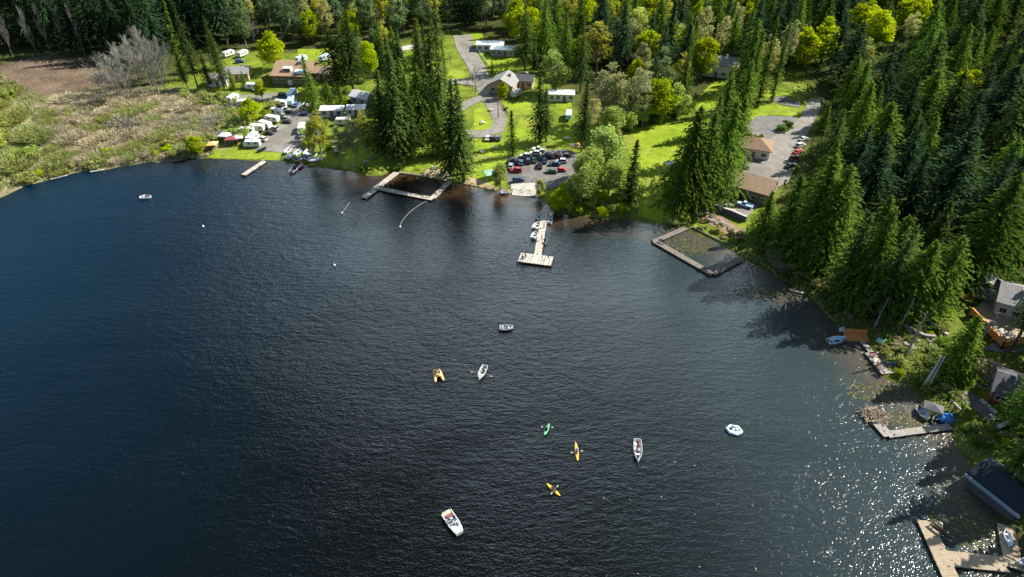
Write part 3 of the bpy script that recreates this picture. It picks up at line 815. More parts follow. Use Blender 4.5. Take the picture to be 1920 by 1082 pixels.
# boathouse over the water
bx, by = W(1872, 930)
boathouse = empty('boathouse', (bx, by, 0), R(28), 'boathouse with dark shingle roof and blue grey fascia over the water', 'building')
b = MB(); 
for (p, q, dd) in (((-3.6, 0), (.25, 9.6), 0), ((3.6, 0), (.25, 9.6), 0), ((0, 4.8), (7.0, .25), 0)): b.box((p[0], p[1], 1.3), (q[0], q[1], 3.2))
b.build('wall', M['roof_dark'], boathouse)  # dark colour stands in for the shade under the open eaves
b = MB(); gable_roof(b, 7.4, 9.8, 2.9, 2.0, over=.6, ridge='y'); rf = b.build('roof', M['roof_blue'], boathouse)
b = MB(); b.box((-4.42, 0, 2.95), (.12, 11.2, .75)); b.build('fascia', M['fascia'], boathouse)
b = MB(); b.box((4.42, 0, 2.9), (.1, 11.2, .4)); b.build('fascia', M['fascia'], boathouse)
b = MB(); b.prism([(-3.6, -.08), (3.6, -.08), (0, .08)], 0, 0); b.v = [(-3.5, -4.86, 2.9), (3.5, -4.86, 2.9), (0, -4.86, 4.55), (-3.5, -4.78, 2.9), (3.5, -4.78, 2.9), (0, -4.78, 4.55)]
b.f = [(0, 1, 2), (5, 4, 3), (0, 3, 4, 1), (1, 4, 5, 2), (2, 5, 3, 0)]; b.m = [0] * 5; b.build('gable', M['greywall'], boathouse)
for sx in (-1, 1):
    for yy in (-4.6, 0, 4.6):
        b = MB(); b.tube((0, 0, -2.5), (0, 0, .3), .16); b.build('piling', M['piling'], boathouse, (sx * 3.6, yy, 0))
b = MB(); b.prism([(4.2, -6.2), (7.4, -5.0), (7.4, -1.2), (4.2, -1.2)], 2.2, [2.4, 2.4, 2.9, 2.9]); b.build('porch_roof', M['roof_metal'], boathouse)
for q in ((4.5, -5.9), (7.1, -4.8), (7.1, -1.5)):
    b = MB(); b.tube((0, 0, -1), (0, 0, 2.25), .08); b.build('post', M['whitewood'], boathouse, (q[0], q[1], 0))
boathouse.scale = (.86, .86, .9)
keep([(1800, 855), (1840, 965), (1960, 1000), (1960, 860), (1870, 850)], 2)

# ---------------------------------------------------------------- docks
def dock(name, label, segs, mt, z=.45, posts=True, group=None, cat='dock', step=3.0, pile_h=.5):
    """segs: (photo point, photo point, width in m); each run is planked crosswise, with beams and pilings"""
    x0, y0 = W(*segs[0][0], z)
    t = empty(name, (x0, y0, 0), 0, label, cat, group)
    for i, (p, q, w) in enumerate(segs):
        a = Vector(W(*p, z)); c = Vector(W(*q, z)); o = Vector((x0, y0)); a -= o; c -= o
        d = c - a; L = d.length; u = d / L; n = Vector((-u.y, u.x)); ang = math.atan2(u.y, u.x)
        b = MB(); k = max(2, int(L / .32))
        zz = z + .006 * i
        for j in range(k):
            m = a + d * ((j + .5) / k)
            b.box((m.x, m.y, zz + random.uniform(-.012, .012)), (L / k - .035, w + random.uniform(-.05, .05), .07), ang, j % 2 if random.random() < .8 else 0)
        b.build('deck', [M[mt], M[{'plank': 'plank2', 'plank_tan': 'plank_tan', 'plank_dark': 'plank_dark', 'plank2': 'plank2'}[mt]]], t)
        b = MB(); m = (a + c) / 2
        for s in (-1, 1): b.box((m.x + n.x * s * (w / 2 - .12), m.y + n.y * s * (w / 2 - .12), zz - .17), (L, .18, .24), ang)
        b.build('beam', M['plank_dark'], t)
        if posts:
            kk = max(1, int(L / step))
            for j in range(kk + 1):
                m = a + d * (j / kk)
                for s in (-1, 1):
                    b = MB(); b.tube((0, 0, -2.2), (0, 0, zz + pile_h * (.6 if (j + s) % 2 else 1)), .12, .11)
                    b.build('piling', M['piling'], t, (m.x + n.x * s * (w / 2 + .14), m.y + n.y * s * (w / 2 + .14), 0))
    return t
dock('fishing_dock', 'narrow pale dock running out from the bright lawn at left', [((496, 302), (456, 328), 1.6)], 'plank', pile_h=.3)
dock('swim_dock', 'pale dock with long walkway and crossbar closing a dark swimming pool', [((744, 323), (682, 371), 2.0), ((711, 353), (812, 373), 1.7), ((811, 371), (842, 342), 1.7)], 'plank', pile_h=.25, step=5)
t_dock = dock('boat_dock', 'T shaped white dock with small boats tied along its walkway', [((1024, 388), (1007.5, 482), 1.9), ((974, 482), (1036, 490), 4.0)], 'plank', pile_h=.4, step=4)
dock('square_dock', 'dark square dock framing a weedy pool below the long hall', [((1287, 427), (1226, 453), 1.6), ((1228, 452), (1337, 514), 1.7), ((1337, 513), (1391, 484), 1.6)], 'plank_dark', z=.5, pile_h=.2, step=5)
dock('garden_dock', 'weathered dock along the garden bank with wide end full of benches', [((1612, 633), (1642, 671), 1.1), ((1640, 660), (1672, 700), 4.4)], 'plank2', pile_h=.4)
dock('corner_dock', 'grey L shaped dock with a brush heap on its outer corner', [((1646, 794), (1667, 818), 2.0), ((1664, 815), (1782, 799), 1.5)], 'plank2', pile_h=.3)
dock('plank_dock', 'wide tan plank dock leading from the bottom right corner', [((1734, 976), (1786, 1090), 2.5), ((1772, 1046), (1885, 1058), 2.7), ((1886, 985), (1902, 1066), 2.6)], 'plank_tan', pile_h=.2)

def wood_box_deck():
    x, y = W(1604, 634)
    t = empty('cedar_landing', (x, y, 0), R(-6), 'small orange cedar landing with board screen by the moored boat', 'dock')
    b = MB()
    for k in range(14): b.box((-2.4 + .36 * k, 0, .55), (.33, 2.2, .08))
    b.build('deck', M['cedarwood'], t)
    b = MB()
    for k in range(17): b.box((-2.4 + .3 * k, 1.2, .95), (.27, .07 + .03 * (k % 2), .9))
    b.build('screen', M['cedarwood'], t)
    b = MB(); b.box((0, 1.2, 1.45), (5.2, .22, .08)); b.build('rail', M['cedarwood'], t)
    b = MB(); b.box((0, -1.12, .3), (5.1, .07, .6)); b.build('skirt', M['cedarwood'], t)
    for k in range(3):
        b = MB(); b.tube((0, 0, -2), (0, 0, .6), .13); b.build('piling', M['piling'], t, (-2.3 + 2.3 * k, -1.0, 0))
wood_box_deck()

# terrace wall, garden steps, stone walls
def low_wall(name, label, pts, h, th, mt, cat='wall', rail=False, cap=None):
    P = [G(*p) for p in pts]; o = Vector(P[0])
    t = empty(name, P[0], 0, label, cat)
    b = MB(); cpm = MB()
    for i in range(len(P) - 1):
        a, c = Vector(P[i]) - o, Vector(P[i + 1]) - o
        d = c - a; n = Vector((-d.y, d.x, 0)).normalized() * th / 2
        vs = [(a - n), (c - n), (c + n), (a + n)]
        zz = [a.z, c.z, c.z, a.z]
        b.add([(v.x, v.y, z - 1) for v, z in zip(vs, zz)] + [(v.x, v.y, z + h) for v, z in zip(vs, zz)], [(3, 2, 1, 0), (4, 5, 6, 7), (0, 1, 5, 4), (1, 2, 6, 5), (2, 3, 7, 6), (3, 0, 4, 7)])
        n2 = n * 1.35; vs = [(a - n2), (c - n2), (c + n2), (a + n2)]
        cpm.add([(v.x, v.y, z + h + .003) for v, z in zip(vs, zz)] + [(v.x, v.y, z + h + .13) for v, z in zip(vs, zz)], [(3, 2, 1, 0), (4, 5, 6, 7), (0, 1, 5, 4), (1, 2, 6, 5), (2, 3, 7, 6), (3, 0, 4, 7)])
    b.build('wall', M[mt], t); cpm.build('coping', M[cap or mt], t)
    return t
low_wall('terrace_wall', 'grey retaining wall with pale coping under the long hall terrace', [(1310, 382), (1340, 394), (1370, 404), (1398, 416)], 1.6, .5, 'roof_dark', cap='concrete')
low_wall('stone_wall', 'broken pale stone garden wall at the right edge below the maroon house', [(1868, 806), (1890, 795), (1930, 776)], .7, .6, 'rock', cap='concrete')
low_wall('garden_wall', 'low curved stone wall in the garden behind the weathered dock', [(1695, 612), (1712, 622), (1732, 632), (1752, 634)], .6, .5, 'rock')
low_wall('garden_wall', 'low stone edge running down beside the small lakeside lawn', [(1730, 590), (1742, 606), (1760, 622), (1776, 630)], .5, .45, 'rock', cap='concrete')
low_wall('log_boom', 'brown log edging between swim dock walkway and sandy beach', [(748, 325), (772, 328), (798, 332)], .35, .4, 'brush', 'log edging')
low_wall('garden_edge', 'dark timber edging at the water side of the small lawn by the square dock', [(1298, 427), (1335, 446), (1376, 465)], .25, .3, 'roof_dark', 'edging')
low_wall('house_plinth', 'pale concrete strip wall beside the path to the maroon house', [(1838, 752), (1852, 764), (1868, 777)], .5, .35, 'concrete')

def rail_fence(name, label, pts, mt, h=1.1, gap=2.5, cat='fence'):
    P = [Vector(G(*p)) for p in pts]; o = P[0].copy()
    t = empty(name, P[0], 0, label, cat)
    r = MB()
    for i in range(len(P) - 1):
        a, c = P[i] - o, P[i + 1] - o
        d = c - a; n = max(1, int(d.length / gap))
        for z in (h * .45, h * .85): r.tube(a + Vector((0, 0, z)), c + Vector((0, 0, z)), .05, n=4)
        for k in range(n + (i == len(P) - 2)):
            q = a + d * (k / n); b = MB(); b.box((0, 0, h / 2 - .1), (.16, .16, h + .2)); b.box((0, 0, h + .03), (.2, .2, .06)); b.build('post', M[mt], t, q)
    r.build('rail', M[mt], t)
rail_fence('post_fence', 'pale post and rail fence in tree shade by the upper drive', [(1464, 158), (1485, 168), (1510, 180)], 'whitewood', 1.2, 3)
rail_fence('post_fence', 'pale fence along the right side of the main road', [(895, 95), (908, 112), (918, 126)], 'whitewood', 1.0, 3)
rail_fence('post_fence', 'dark post fence along the grass right of the loop road', [(937, 192), (945, 203), (953, 214)], 'piling', 1.0, 2.5)
rail_fence('post_fence', 'pale rail along the grass edge between the firs and the parked black cars', [(886, 298), (915, 298), (945, 298)], 'whitewood', .9, 3)
rail_fence('post_fence', 'pale fence beside the short side road', [(838, 158), (862, 159), (890, 161)], 'white', .9, 3)

def pole(name, label, px, py, h, mt='piling', lamp=False, arm=False):
    x, y, z = G(px, py); t = empty(name, (x, y, z - .2), 0, label, 'pole')
    b = MB(); b.tube((0, 0, 0), (0, 0, h), .16, .11, 8); b.build('post', M[mt], t)
    if arm:
        b = MB(); b.box((0, 0, h - .8), (2.2, .12, .14)); b.build('crossarm', M[mt], t)
    if lamp:
        b = MB(); b.tube((0, 0, h - .2), (1.2, 0, h + .1), .05); b.build('arm', M['steel'], t)
        b = MB(); b.box((1.4, 0, h + .08), (.6, .25, .14), tx=.7); b.build('lamp_head', M['steel'], t)
pole('utility_pole', 'tall utility pole on the lawn edge inside the road loop', 934, 222, 9, arm=True)
pole('flag_pole', 'thin pole standing beside the parked trailers', 476, 254, 8, 'steel')
pole('utility_pole', 'utility pole on the grass near the ramp parking', 956, 312, 8, arm=True)

# ---------------------------------------------------------------- vehicles
def wheel(parent, x, y, r=.33, w=.22):
    b = MB(); b.tube((0, -w / 2, 0), (0, w / 2, 0), r, n=14); o = b.build('wheel', M['rubber'], parent, (x, y, r))
    b = MB(); b.tube((0, -w / 2 - .012, 0), (0, w / 2 + .012, 0), r * .58, n=10); b.build('rim', M['silver'], o)
def make_car(suv=False):
    t = empty('parked_car', (0, 0, 0), 0, 'car', 'car')
    H = .25 if suv else 0
    b = MB(); b.profile([(-2.2, .3), (2.15, .3), (2.25, .55), (2.15, .78 + H * .4), (1.1, .95 + H * .5), (-1.6, 1.0 + H * .5), (-2.2, .92 + H * .5), (-2.28, .6)], 1.78, taper=[.95, .95, .93, .93, 1, 1, .95, .97])
    o = b.build('body', M['silver'], t); bevel(o, .07); o['paintable'] = 1
    back = -2.0 if suv else -1.6
    z1 = .96 + H * .5; z2 = 1.45 + H
    b = MB(); b.profile([(back, z1), (1.05, z1), (.35, z2), (back + .45, z2)], 1.64, taper=[1, 1, .82, .82]); b.build('windows', M['glass'], t)
    b = MB(); b.box(((back + .8) / 2, 0, z2 + .03), (.8 - back - .75, 1.36, .07)); o = b.build('roof', M['silver'], t); bevel(o, .03); o['paintable'] = 1
    for x in (-1.35, 1.4):
        for y in (-.8, .8): wheel(t, x, y)
    for y in (-.62, .62):
        b = MB(); b.box((2.2, y, .68), (.1, .36, .16)); b.build('headlight', M['lamp'], t)
        b = MB(); b.box((-2.24, y, .76), (.1, .34, .16)); b.build('taillight', M['red'], t)
    return t
def make_pickup():
    t = empty('pickup_truck', (0, 0, 0), 0, 'pickup', 'pickup')
    b = MB(); b.profile([(-2.7, .45), (2.6, .45), (2.7, .75), (2.6, 1.05), (1.3, 1.15), (-.55, 1.15), (-.55, .8), (-2.62, .8), (-2.7, .8)], 1.9)
    b.box((-1.65, -.9, .98), (2.1, .1, .36)); b.box((-1.65, .9, .98), (2.1, .1, .36)); b.box((-2.66, 0, .98), (.09, 1.9, .36))
    o = b.build('body', M['white'], t); o['paintable'] = 1
    b = MB(); b.profile([(-.55, 1.153), (1.25, 1.153), (.6, 1.75), (-.45, 1.75)], 1.75, taper=[1, 1, .85, .85]); b.build('windows', M['glass'], t)
    b = MB(); b.box((.08, 0, 1.79), (1.0, 1.46, .07)); o = b.build('roof', M['white'], t); o['paintable'] = 1
    for x in (-1.65, 1.75):
        for y in (-.85, .85): wheel(t, x, y, .4, .26)
    for y in (-.7, .7):
        b = MB(); b.box((2.66, y, .88), (.1, .34, .18)); b.build('headlight', M['lamp'], t)
    return t
def make_trailer(L=6.5, motor=False):
    t = empty('motorhome' if motor else 'camper_trailer', (0, 0, 0), 0, 'rv', 'motorhome' if motor else 'camper')
    h = 3.0 if motor else 2.75
    if motor: pr = [(-L / 2, .6), (L / 2 - 1.7, .6), (L / 2 - 1.7, 2.0), (L / 2 - .5, 2.15), (L / 2 - .3, h - .3), (L / 2 - .8, h), (-L / 2, h)]
    else: pr = [(-L / 2, .7), (L / 2 - .5, .55), (L / 2, 1.1), (L / 2 - .1, 2.1), (L / 2 - .8, h), (-L / 2 + .3, h), (-L / 2, h - .4)]
    b = MB(); b.profile(pr, 2.4); o = b.build('body', M['white'], t); bevel(o, .08); o['paintable'] = 1
    b = MB(); b.box((-.2, 0, 1.25), (L * .78, 2.416, .18)); b.build('stripe', M['blue' if motor else 'beige'], t)
    for s in (-1, 1):
        for x in (-L * .28, L * .12):
            b = MB(); b.box((x, s * 1.2, 1.85), (1.1, .05, .6)); b.build('window', M['glass'], t)
    b = MB(); b.box((-L * .08, -1.2, 1.5), (.7, .06, 1.7)); b.build('door', M['beige'], t)
    b = MB(); b.box((-.3, 0, h + .13), (.9, .7, .26), tx=.85, ty=.85); b.build('roof_unit', M['greyboat'], t)
    b = MB(); b.box((-L * .35, 0, h + .06), (.45, .45, .12)); b.build('roof_vent', M['silver'], t)
    if motor:
        b = MB(); b.profile([(L / 2 - 1.68, .5), (L / 2 + .5, .5), (L / 2 + .55, 1.1), (L / 2 - .3, 1.3), (L / 2 - .75, 1.98), (L / 2 - 1.68, 1.98)], 2.1); o = b.build('cab', M['white'], t)
        b = MB(); b.add([(L / 2 - .27, -.9, 1.36), (L / 2 - .27, .9, 1.36), (L / 2 - .66, .8, 1.93), (L / 2 - .66, -.8, 1.93)], [(0, 1, 2, 3)]); b.build('windscreen', M['glass'], t)
        wx = (-L * .28, L * .36)
    else:
        b = MB(); b.tube((L / 2 - .3, -.5, .55), (L / 2 + 1.2, 0, .5), .05); b.tube((L / 2 - .3, .5, .55), (L / 2 + 1.2, 0, .5), .05); b.build('drawbar', M['black'], t)
        wx = (-.5, .3)
    for x in wx:
        for y in (-1.08, 1.08): wheel(t, x, y, .36, .22)
    return t

def towards(px, py, px2, py2):
    a, b = G(px, py), G(px2, py2)
    return math.atan2(b[1] - a[1], b[0] - a[0])

car, suv, pick, tr, mh = make_car(), make_car(True), make_pickup(), make_trailer(), make_trailer(7.2, True)
uc, us, upk, ut, um = [], [], [], [], []
LOT = 'vehicles parked along the lakeside lot'
def put(proto, used, px, py, deg, label, group=None, paint=None):
    x, y, z = G(px, py)
    o = place(proto, used, (x, y, z + .16), R(deg), label, group, M[paint] if paint else None)
    o.scale = (.82, .82, .82)
# deg: heading of the front, 0 = to the right of the photo, 90 = away
put(tr, ut, 474, 168, 175, 'white box trailer alone on the grass above the back lane', None, 'white')
put(pick, upk, 486, 172, 170, 'small white pickup beside the white box trailer on the grass', None, 'white')
put(tr, ut, 438, 190, 75, 'white camper parked at the left end of the back lane among bushes', None, 'white')
put(pick, upk, 436, 199, 75, 'white pickup at the left end of the back lane', None, 'white')
put(tr, ut, 458, 199, 200, 'low white camper half hidden by the bright green tree', None, 'offwhite')
put(tr, ut, 430, 106, 60, 'white camper in tree shade behind the left cottages, leftmost of two', None, 'white')
put(tr, ut, 456, 106, 70, 'white camper in tree shade behind the left cottages, right of a blue car', None, 'white')
put(suv, us, 450, 118, 20, 'blue car parked behind the grey roofed cottage', None, 'blue')
put(tr, ut, 566, 116, 62, 'pale camper on the shaded lawn behind the brown lodge', None, 'paleblue')
put(pick, upk, 558, 122, 60, 'white pickup directly behind the brown lodge roof', None, 'white')
put(suv, us, 546, 124, 80, 'dark car close behind the lodge roof ridge', None, 'black')
put(tr, ut, 610, 114, 66, 'pale camper farthest right on the shaded lawn behind the lodge', None, 'paleblue')
put(suv, us, 531, 181, 10, 'dark green car in front of the brown lodge', LOT, 'darkgreen')
put(mh, um, 549, 182, 84, 'blue grey motorhome in shade in front of the lodge', LOT, 'paleblue')
put(tr, ut, 527, 200, 165, 'white camper at the far end of the lot beneath the lodge', LOT, 'white')
put(pick, upk, 538, 209, 165, 'white pickup in front of the far end camper', LOT, 'white')
put(tr, ut, 547, 195, 92, 'pale camper standing in shade next to the blue car', LOT, 'paleblue')
put(car, uc, 556, 199, 88, 'blue car in shade at the head of the lot', LOT, 'blue')
put(suv, us, 572, 202, 90, 'white car in shade below the slender fir', LOT, 'white')
put(car, uc, 571, 217, 170, 'dark car with pale roof on the right side of the lot', LOT, 'darkblue')
put(tr, ut, 520, 216, 160, 'white camper third from the far end of the row', LOT, 'white')
put(pick, upk, 533, 222, 158, 'silver pickup beside the third camper', LOT, 'silver')
put(tr, ut, 511, 229, 162, 'white camper with dark car at its right end', LOT, 'white')
put(car, uc, 538, 231, 165, 'black car at the right end of the middle camper', LOT, 'black')
put(tr, ut, 498, 240, 150, 'white camper between two pickups in the middle of the row', LOT, 'white')
put(suv, us, 514, 245, 160, 'silver car between the middle campers', LOT, 'silver')
put(tr, ut, 483, 246, 172, 'white camper near the front of the row beside the thin pole', LOT, 'offwhite')
put(car, uc, 505, 252, 160, 'black car near the front of the row', LOT, 'black')
put(tr, ut, 463, 252, 178, 'long white camper farthest left in the row', LOT, 'white')
put(mh, um, 475, 265, 80, 'white motorhome with blue stripe facing away at the front of the row', LOT, 'white')
put(suv, us, 493, 264, 150, 'white car beside the front motorhome', LOT, 'white')
put(tr, ut, 474, 276, 182, 'low white camper closest to the bright lakeside lawn', LOT, 'white')
put(tr, ut, 567, 246, 96, 'white camper alone on the right side of the lot', LOT, 'white')
put(suv, us, 565, 256, 94, 'grey car right behind the lone camper', LOT, 'silver')
put(car, uc, 636, 224, 10, 'dark car under the white shelters left of the firs', None, 'black')
put(suv, us, 648, 226, 14, 'navy car next to the dark one by the white shelters', None, 'darkblue')
put(tr, ut, 643, 234, 182, 'white camper in front of the white shelters', None, 'white')
put(tr, ut, 634, 282, 100, 'white camper behind the yellow green lakeside tree', None, 'white')
put(tr, ut, 1066, 222, 84, 'white camper on grass between the two firs right of the road', None, 'paleblue')
put(tr, ut, 968, 181, 60, 'white camper in front of the tan bungalow', None, 'white')
for i, (px, lab, c) in enumerate(((882, 'green car leftmost under the firs by the loop road', 'darkgreen'), (914, 'white car at the end of the loop road, left of two dark ones', 'white'), (924, 'black car in the middle at the end of the loop road', 'black'), (935, 'navy car rightmost at the end of the loop road', 'darkblue'))):
    put((suv, car)[i % 2], (us, uc)[i % 2], px, 262, 85, lab, 'cars at the end of the loop road', c)
RG = 'cars parked above the boat ramp'
for i, (px, py, dg, lab, c) in enumerate(((1010, 284, 170, 'silver white pickup at the back of the ramp parking under the fir', 'white'), (958, 305, 80, 'navy car at the left end of the ramp parking', 'darkblue'), (967, 306, 82, 'black car second from left at the ramp parking', 'black'), (977, 308, 84, 'dark blue car third from left at the ramp parking', 'darkblue'),
        (990, 305, 95, 'black car in the middle of the ramp parking', 'black'), (1001, 303, 95, 'dark green car in the middle of the ramp parking', 'darkgreen'), (1029, 295, 100, 'black car behind the maroon one at ramp parking', 'black'), (1045, 297, 178, 'maroon car in front of the right hand trees', 'maroon'),
        (1052, 306, 178, 'silver car between the maroon and red cars', 'silver'), (1040, 311, 178, 'navy car left of the silver one', 'darkblue'), (968, 323, 176, 'bright red car at left, nearest the boat ramp', 'red'), (1050, 322, 178, 'bright red car at right, under the pale green trees', 'red'),
        (972, 341, 12, 'dark car nearest the water beside the concrete ramp', 'darkblue'), (1012, 314, 90, 'black car at the centre front of the ramp parking', 'black'),
        (985, 296, 172, 'grey car at the back left of the ramp parking', 'silver'), (1020, 304, 96, 'dark blue car right of the middle at the ramp parking', 'darkblue'), (958, 315, 80, 'silver car above the left bright red one', 'silver'), (1060, 295, 176, 'black car at the far right end of the ramp parking', 'black'), (1003, 291, 168, 'white car just below the silver white pickup', 'white'), (1034, 325, 176, 'dark green car left of the right hand red one', 'darkgreen'))):
    p, u = ((pick, upk) if i == 0 else ((car, uc) if i % 2 else (suv, us)))
    put(p, u, px, py, dg, lab, RG, c)
HG = 'cars at the long hall'
put(suv, us, 1380, 371, 140, 'dark car in shade in front of the long hall', HG, 'black')
put(pick, upk, 1396, 388, 145, 'pale blue pickup in shade below the long hall', HG, 'paleblue')
put(car, uc, 1392, 316, 160, 'dark car between the brown office and the long hall', HG, 'black')
for i, (px, py, lab, c) in enumerate(((1506, 264, 'silver grey car farthest along the row under the right forest', 'silver'), (1500, 276, 'white car second in the row under the right forest', 'white'), (1495, 288, 'red car in the middle of the row under the right forest', 'red'), (1488, 300, 'maroon car fourth in the row under the right forest', 'maroon'), (1481, 314, 'black car nearest in the row under the right forest', 'black'))):
    put((car, suv)[i % 2], (uc, us)[i % 2], px, py, 30, lab, 'cars in a row under the right forest', c)
# ramp boats and tents
def canopy(name, label, px, py, rz, w, d, h, mt, cat='canopy', peak=.7):
    x, y, z = G(px, py); t = empty(name, (x, y, z), R(rz), label, cat)
    b = MB(); b.add([(-w / 2, -d / 2, h), (w / 2, -d / 2, h), (w / 2, d / 2, h), (-w / 2, d / 2, h), (0, 0, h + peak), (-w / 2, -d / 2, h - .25), (w / 2, -d / 2, h - .25), (w / 2, d / 2, h - .25), (-w / 2, d / 2, h - .25)],
                    [(0, 1, 4), (1, 2, 4), (2, 3, 4), (3, 0, 4), (0, 5, 6, 1), (1, 6, 7, 2), (2, 7, 8, 3), (3, 8, 5, 0)])
    o = b.build('cover', M[mt], t); md = o.modifiers.new('thick', 'SOLIDIFY'); md.thickness = .05
    for sx in (-1, 1):
        for sy in (-1, 1):
            b = MB(); b.tube((0, 0, 0), (0, 0, h), .05); b.build('leg', M['steel'], t, (sx * (w / 2 - .1), sy * (d / 2 - .1), 0))
canopy('tent_canopy', 'maroon tent canopy at the left edge of the lakeside camp', 437, 270, 10, 4, 3.4, 2.2, 'maroon')
canopy('tent_canopy', 'pale grey tent canopy left of the maroon one', 426, 265, -8, 4, 3.2, 2.4, 'greyboat')
canopy('tent_canopy', 'brown tent canopy beside the bright green bush at the shore', 401, 280, 5, 3.2, 3, 2.1, 'tanplastic')
canopy('tent_canopy', 'white tent canopy right of the maroon one', 449, 268, 12, 3.2, 3, 2.2, 'white')
canopy('umbrella', 'tan shade canopy under the trees right of the ramp parking', 1078, 285, 14, 3.4, 3, 2.3, 'tanplastic')
canopy('tent_canopy', 'pale green canopy on the grass beside the small willow', 923, 334, 20, 4.6, 3.4, 2.0, 'greencanvas')
canopy('tent_canopy', 'small white canopy on the open grass left of the tall cedars', 1255, 318, 14, 3.0, 2.6, 2.2, 'white')
canopy('boat_cover', 'grey arched boat cover beside the corner dock', 1744, 776, -30, 3.4, 2.4, 1.9, 'greycanvas')
# ---------------------------------------------------------------- people (one skinned body each, clothes by material)
def figure_mesh(name, pose):
    """skeleton grown with a Skin modifier; 'stand' or 'sit' (legs forward along +x); faces +x"""
    J, E, Rr, K = [], [], [], []
    def add(p, r, par, k):
        J.append(p); Rr.append(r); K.append(k)
        if par is not None: E.append((par, len(J) - 1))
        return len(J) - 1
    sit = pose == 'sit'
    z = .22 if sit else .95
    pel = add((0, 0, z), .15, None, 1)
    ch = add((-.02, 0, z + .30), .155, pel, 0)
    sh = add((0, 0, z + .48), .14, ch, 0)
    nk = add((0, 0, z + .56), .06, sh, 2)
    hd = add((.03, 0, z + .68), .095, nk, 2)
    tp = add((.01, 0, z + .78), .085, hd, 3)
    ns = add((.115, 0, z + .67), .022, hd, 2)
    for s in (-1, 1):
        add((.02, s * .10, z + .68), .022, hd, 2)
        if sit:
            kn = add((.42, s * .13, z + .16), .075, add((.04, s * .11, z - .02), .10, pel, 1), 1)
            an = add((.82, s * .11, z - .08), .05, kn, 1); add((.88, s * .11, z + .06), .04, an, 4)
            so = add((.0, s * .20, z + .47), .07, sh, 0); el = add((.16, s * .27, z + .26), .05, so, 0); wr = add((.36, s * .24, z + .30), .035, el, 2)
            hx = (.43, s * .23, z + .31); dv = (.05, 0, 0)
        else:
            kn = add((.02, s * .11, z - .45), .07, add((0, s * .10, z - .08), .095, pel, 1), 1)
            an = add((0, s * .12, z - .86), .045, kn, 1); add((.14, s * .13, z - .91), .04, an, 4)
            so = add((0, s * .20, z + .47), .07, sh, 0); el = add((-.02, s * .28, z + .18), .05, so, 0); wr = add((.08, s * .29, z - .06), .035, el, 2)
            hx = (.10, s * .29, z - .14); dv = (.01, 0, -.05)
        pm = add(hx, .034, wr, 2)
        for q in range(4):
            off = (q - 1.5) * .02
            f1 = add((hx[0] + dv[0] + (off if not sit else 0), hx[1] + (off if sit else 0), hx[2] + dv[2]), .010, pm, 2)
            add((hx[0] + dv[0] * (1.7 + .15 * (q % 2)) + (off if not sit else 0), hx[1] + (off if sit else -s * .02), hx[2] + dv[2] * 1.7 - (.02 if sit else 0)), .008, f1, 2)
        add((hx[0] + .03, hx[1] - s * .045, hx[2] + .0), .010, pm, 2)
    me = bpy.data.meshes.new('tmp'); me.from_pydata(J, E, [])
    o = bpy.data.objects.new('tmp', me); COL.objects.link(o)
    md = o.modifiers.new('skin', 'SKIN'); md.use_smooth_shade = True
    for i, sv in enumerate(me.skin_vertices[0].data):
        sv.radius = (Rr[i], Rr[i]); sv.use_root = i == 0
    o.modifiers.new('sub', 'SUBSURF').levels = 1
    dg = bpy.context.evaluated_depsgraph_get()
    res = bpy.data.meshes.new_from_object(o.evaluated_get(dg)); res.name = name
    bpy.data.objects.remove(o)
    for m in ('shirt_white', 'jeans', 'skin', 'hair', 'rubber'): res.materials.append(M[m])
    JA = np.array(J)
    for p in res.polygons:
        k = int(((JA - np.array(p.center)) ** 2).sum(1).argmin())
        p.material_index = K[k]
    return res
FIG = {k: figure_mesh('person', k) for k in ('stand', 'sit')}
def person(pose, loc, rz, label, shirt='shirt_dark', group=None):
    o = bpy.data.objects.new('person', FIG[pose]); COL.objects.link(o)
    o.location = loc; o.rotation_euler = (0, 0, rz)
    o.material_slots[0].link = 'OBJECT'; o.material_slots[0].material = M[shirt]
    return tag(o, label, 'person', group)

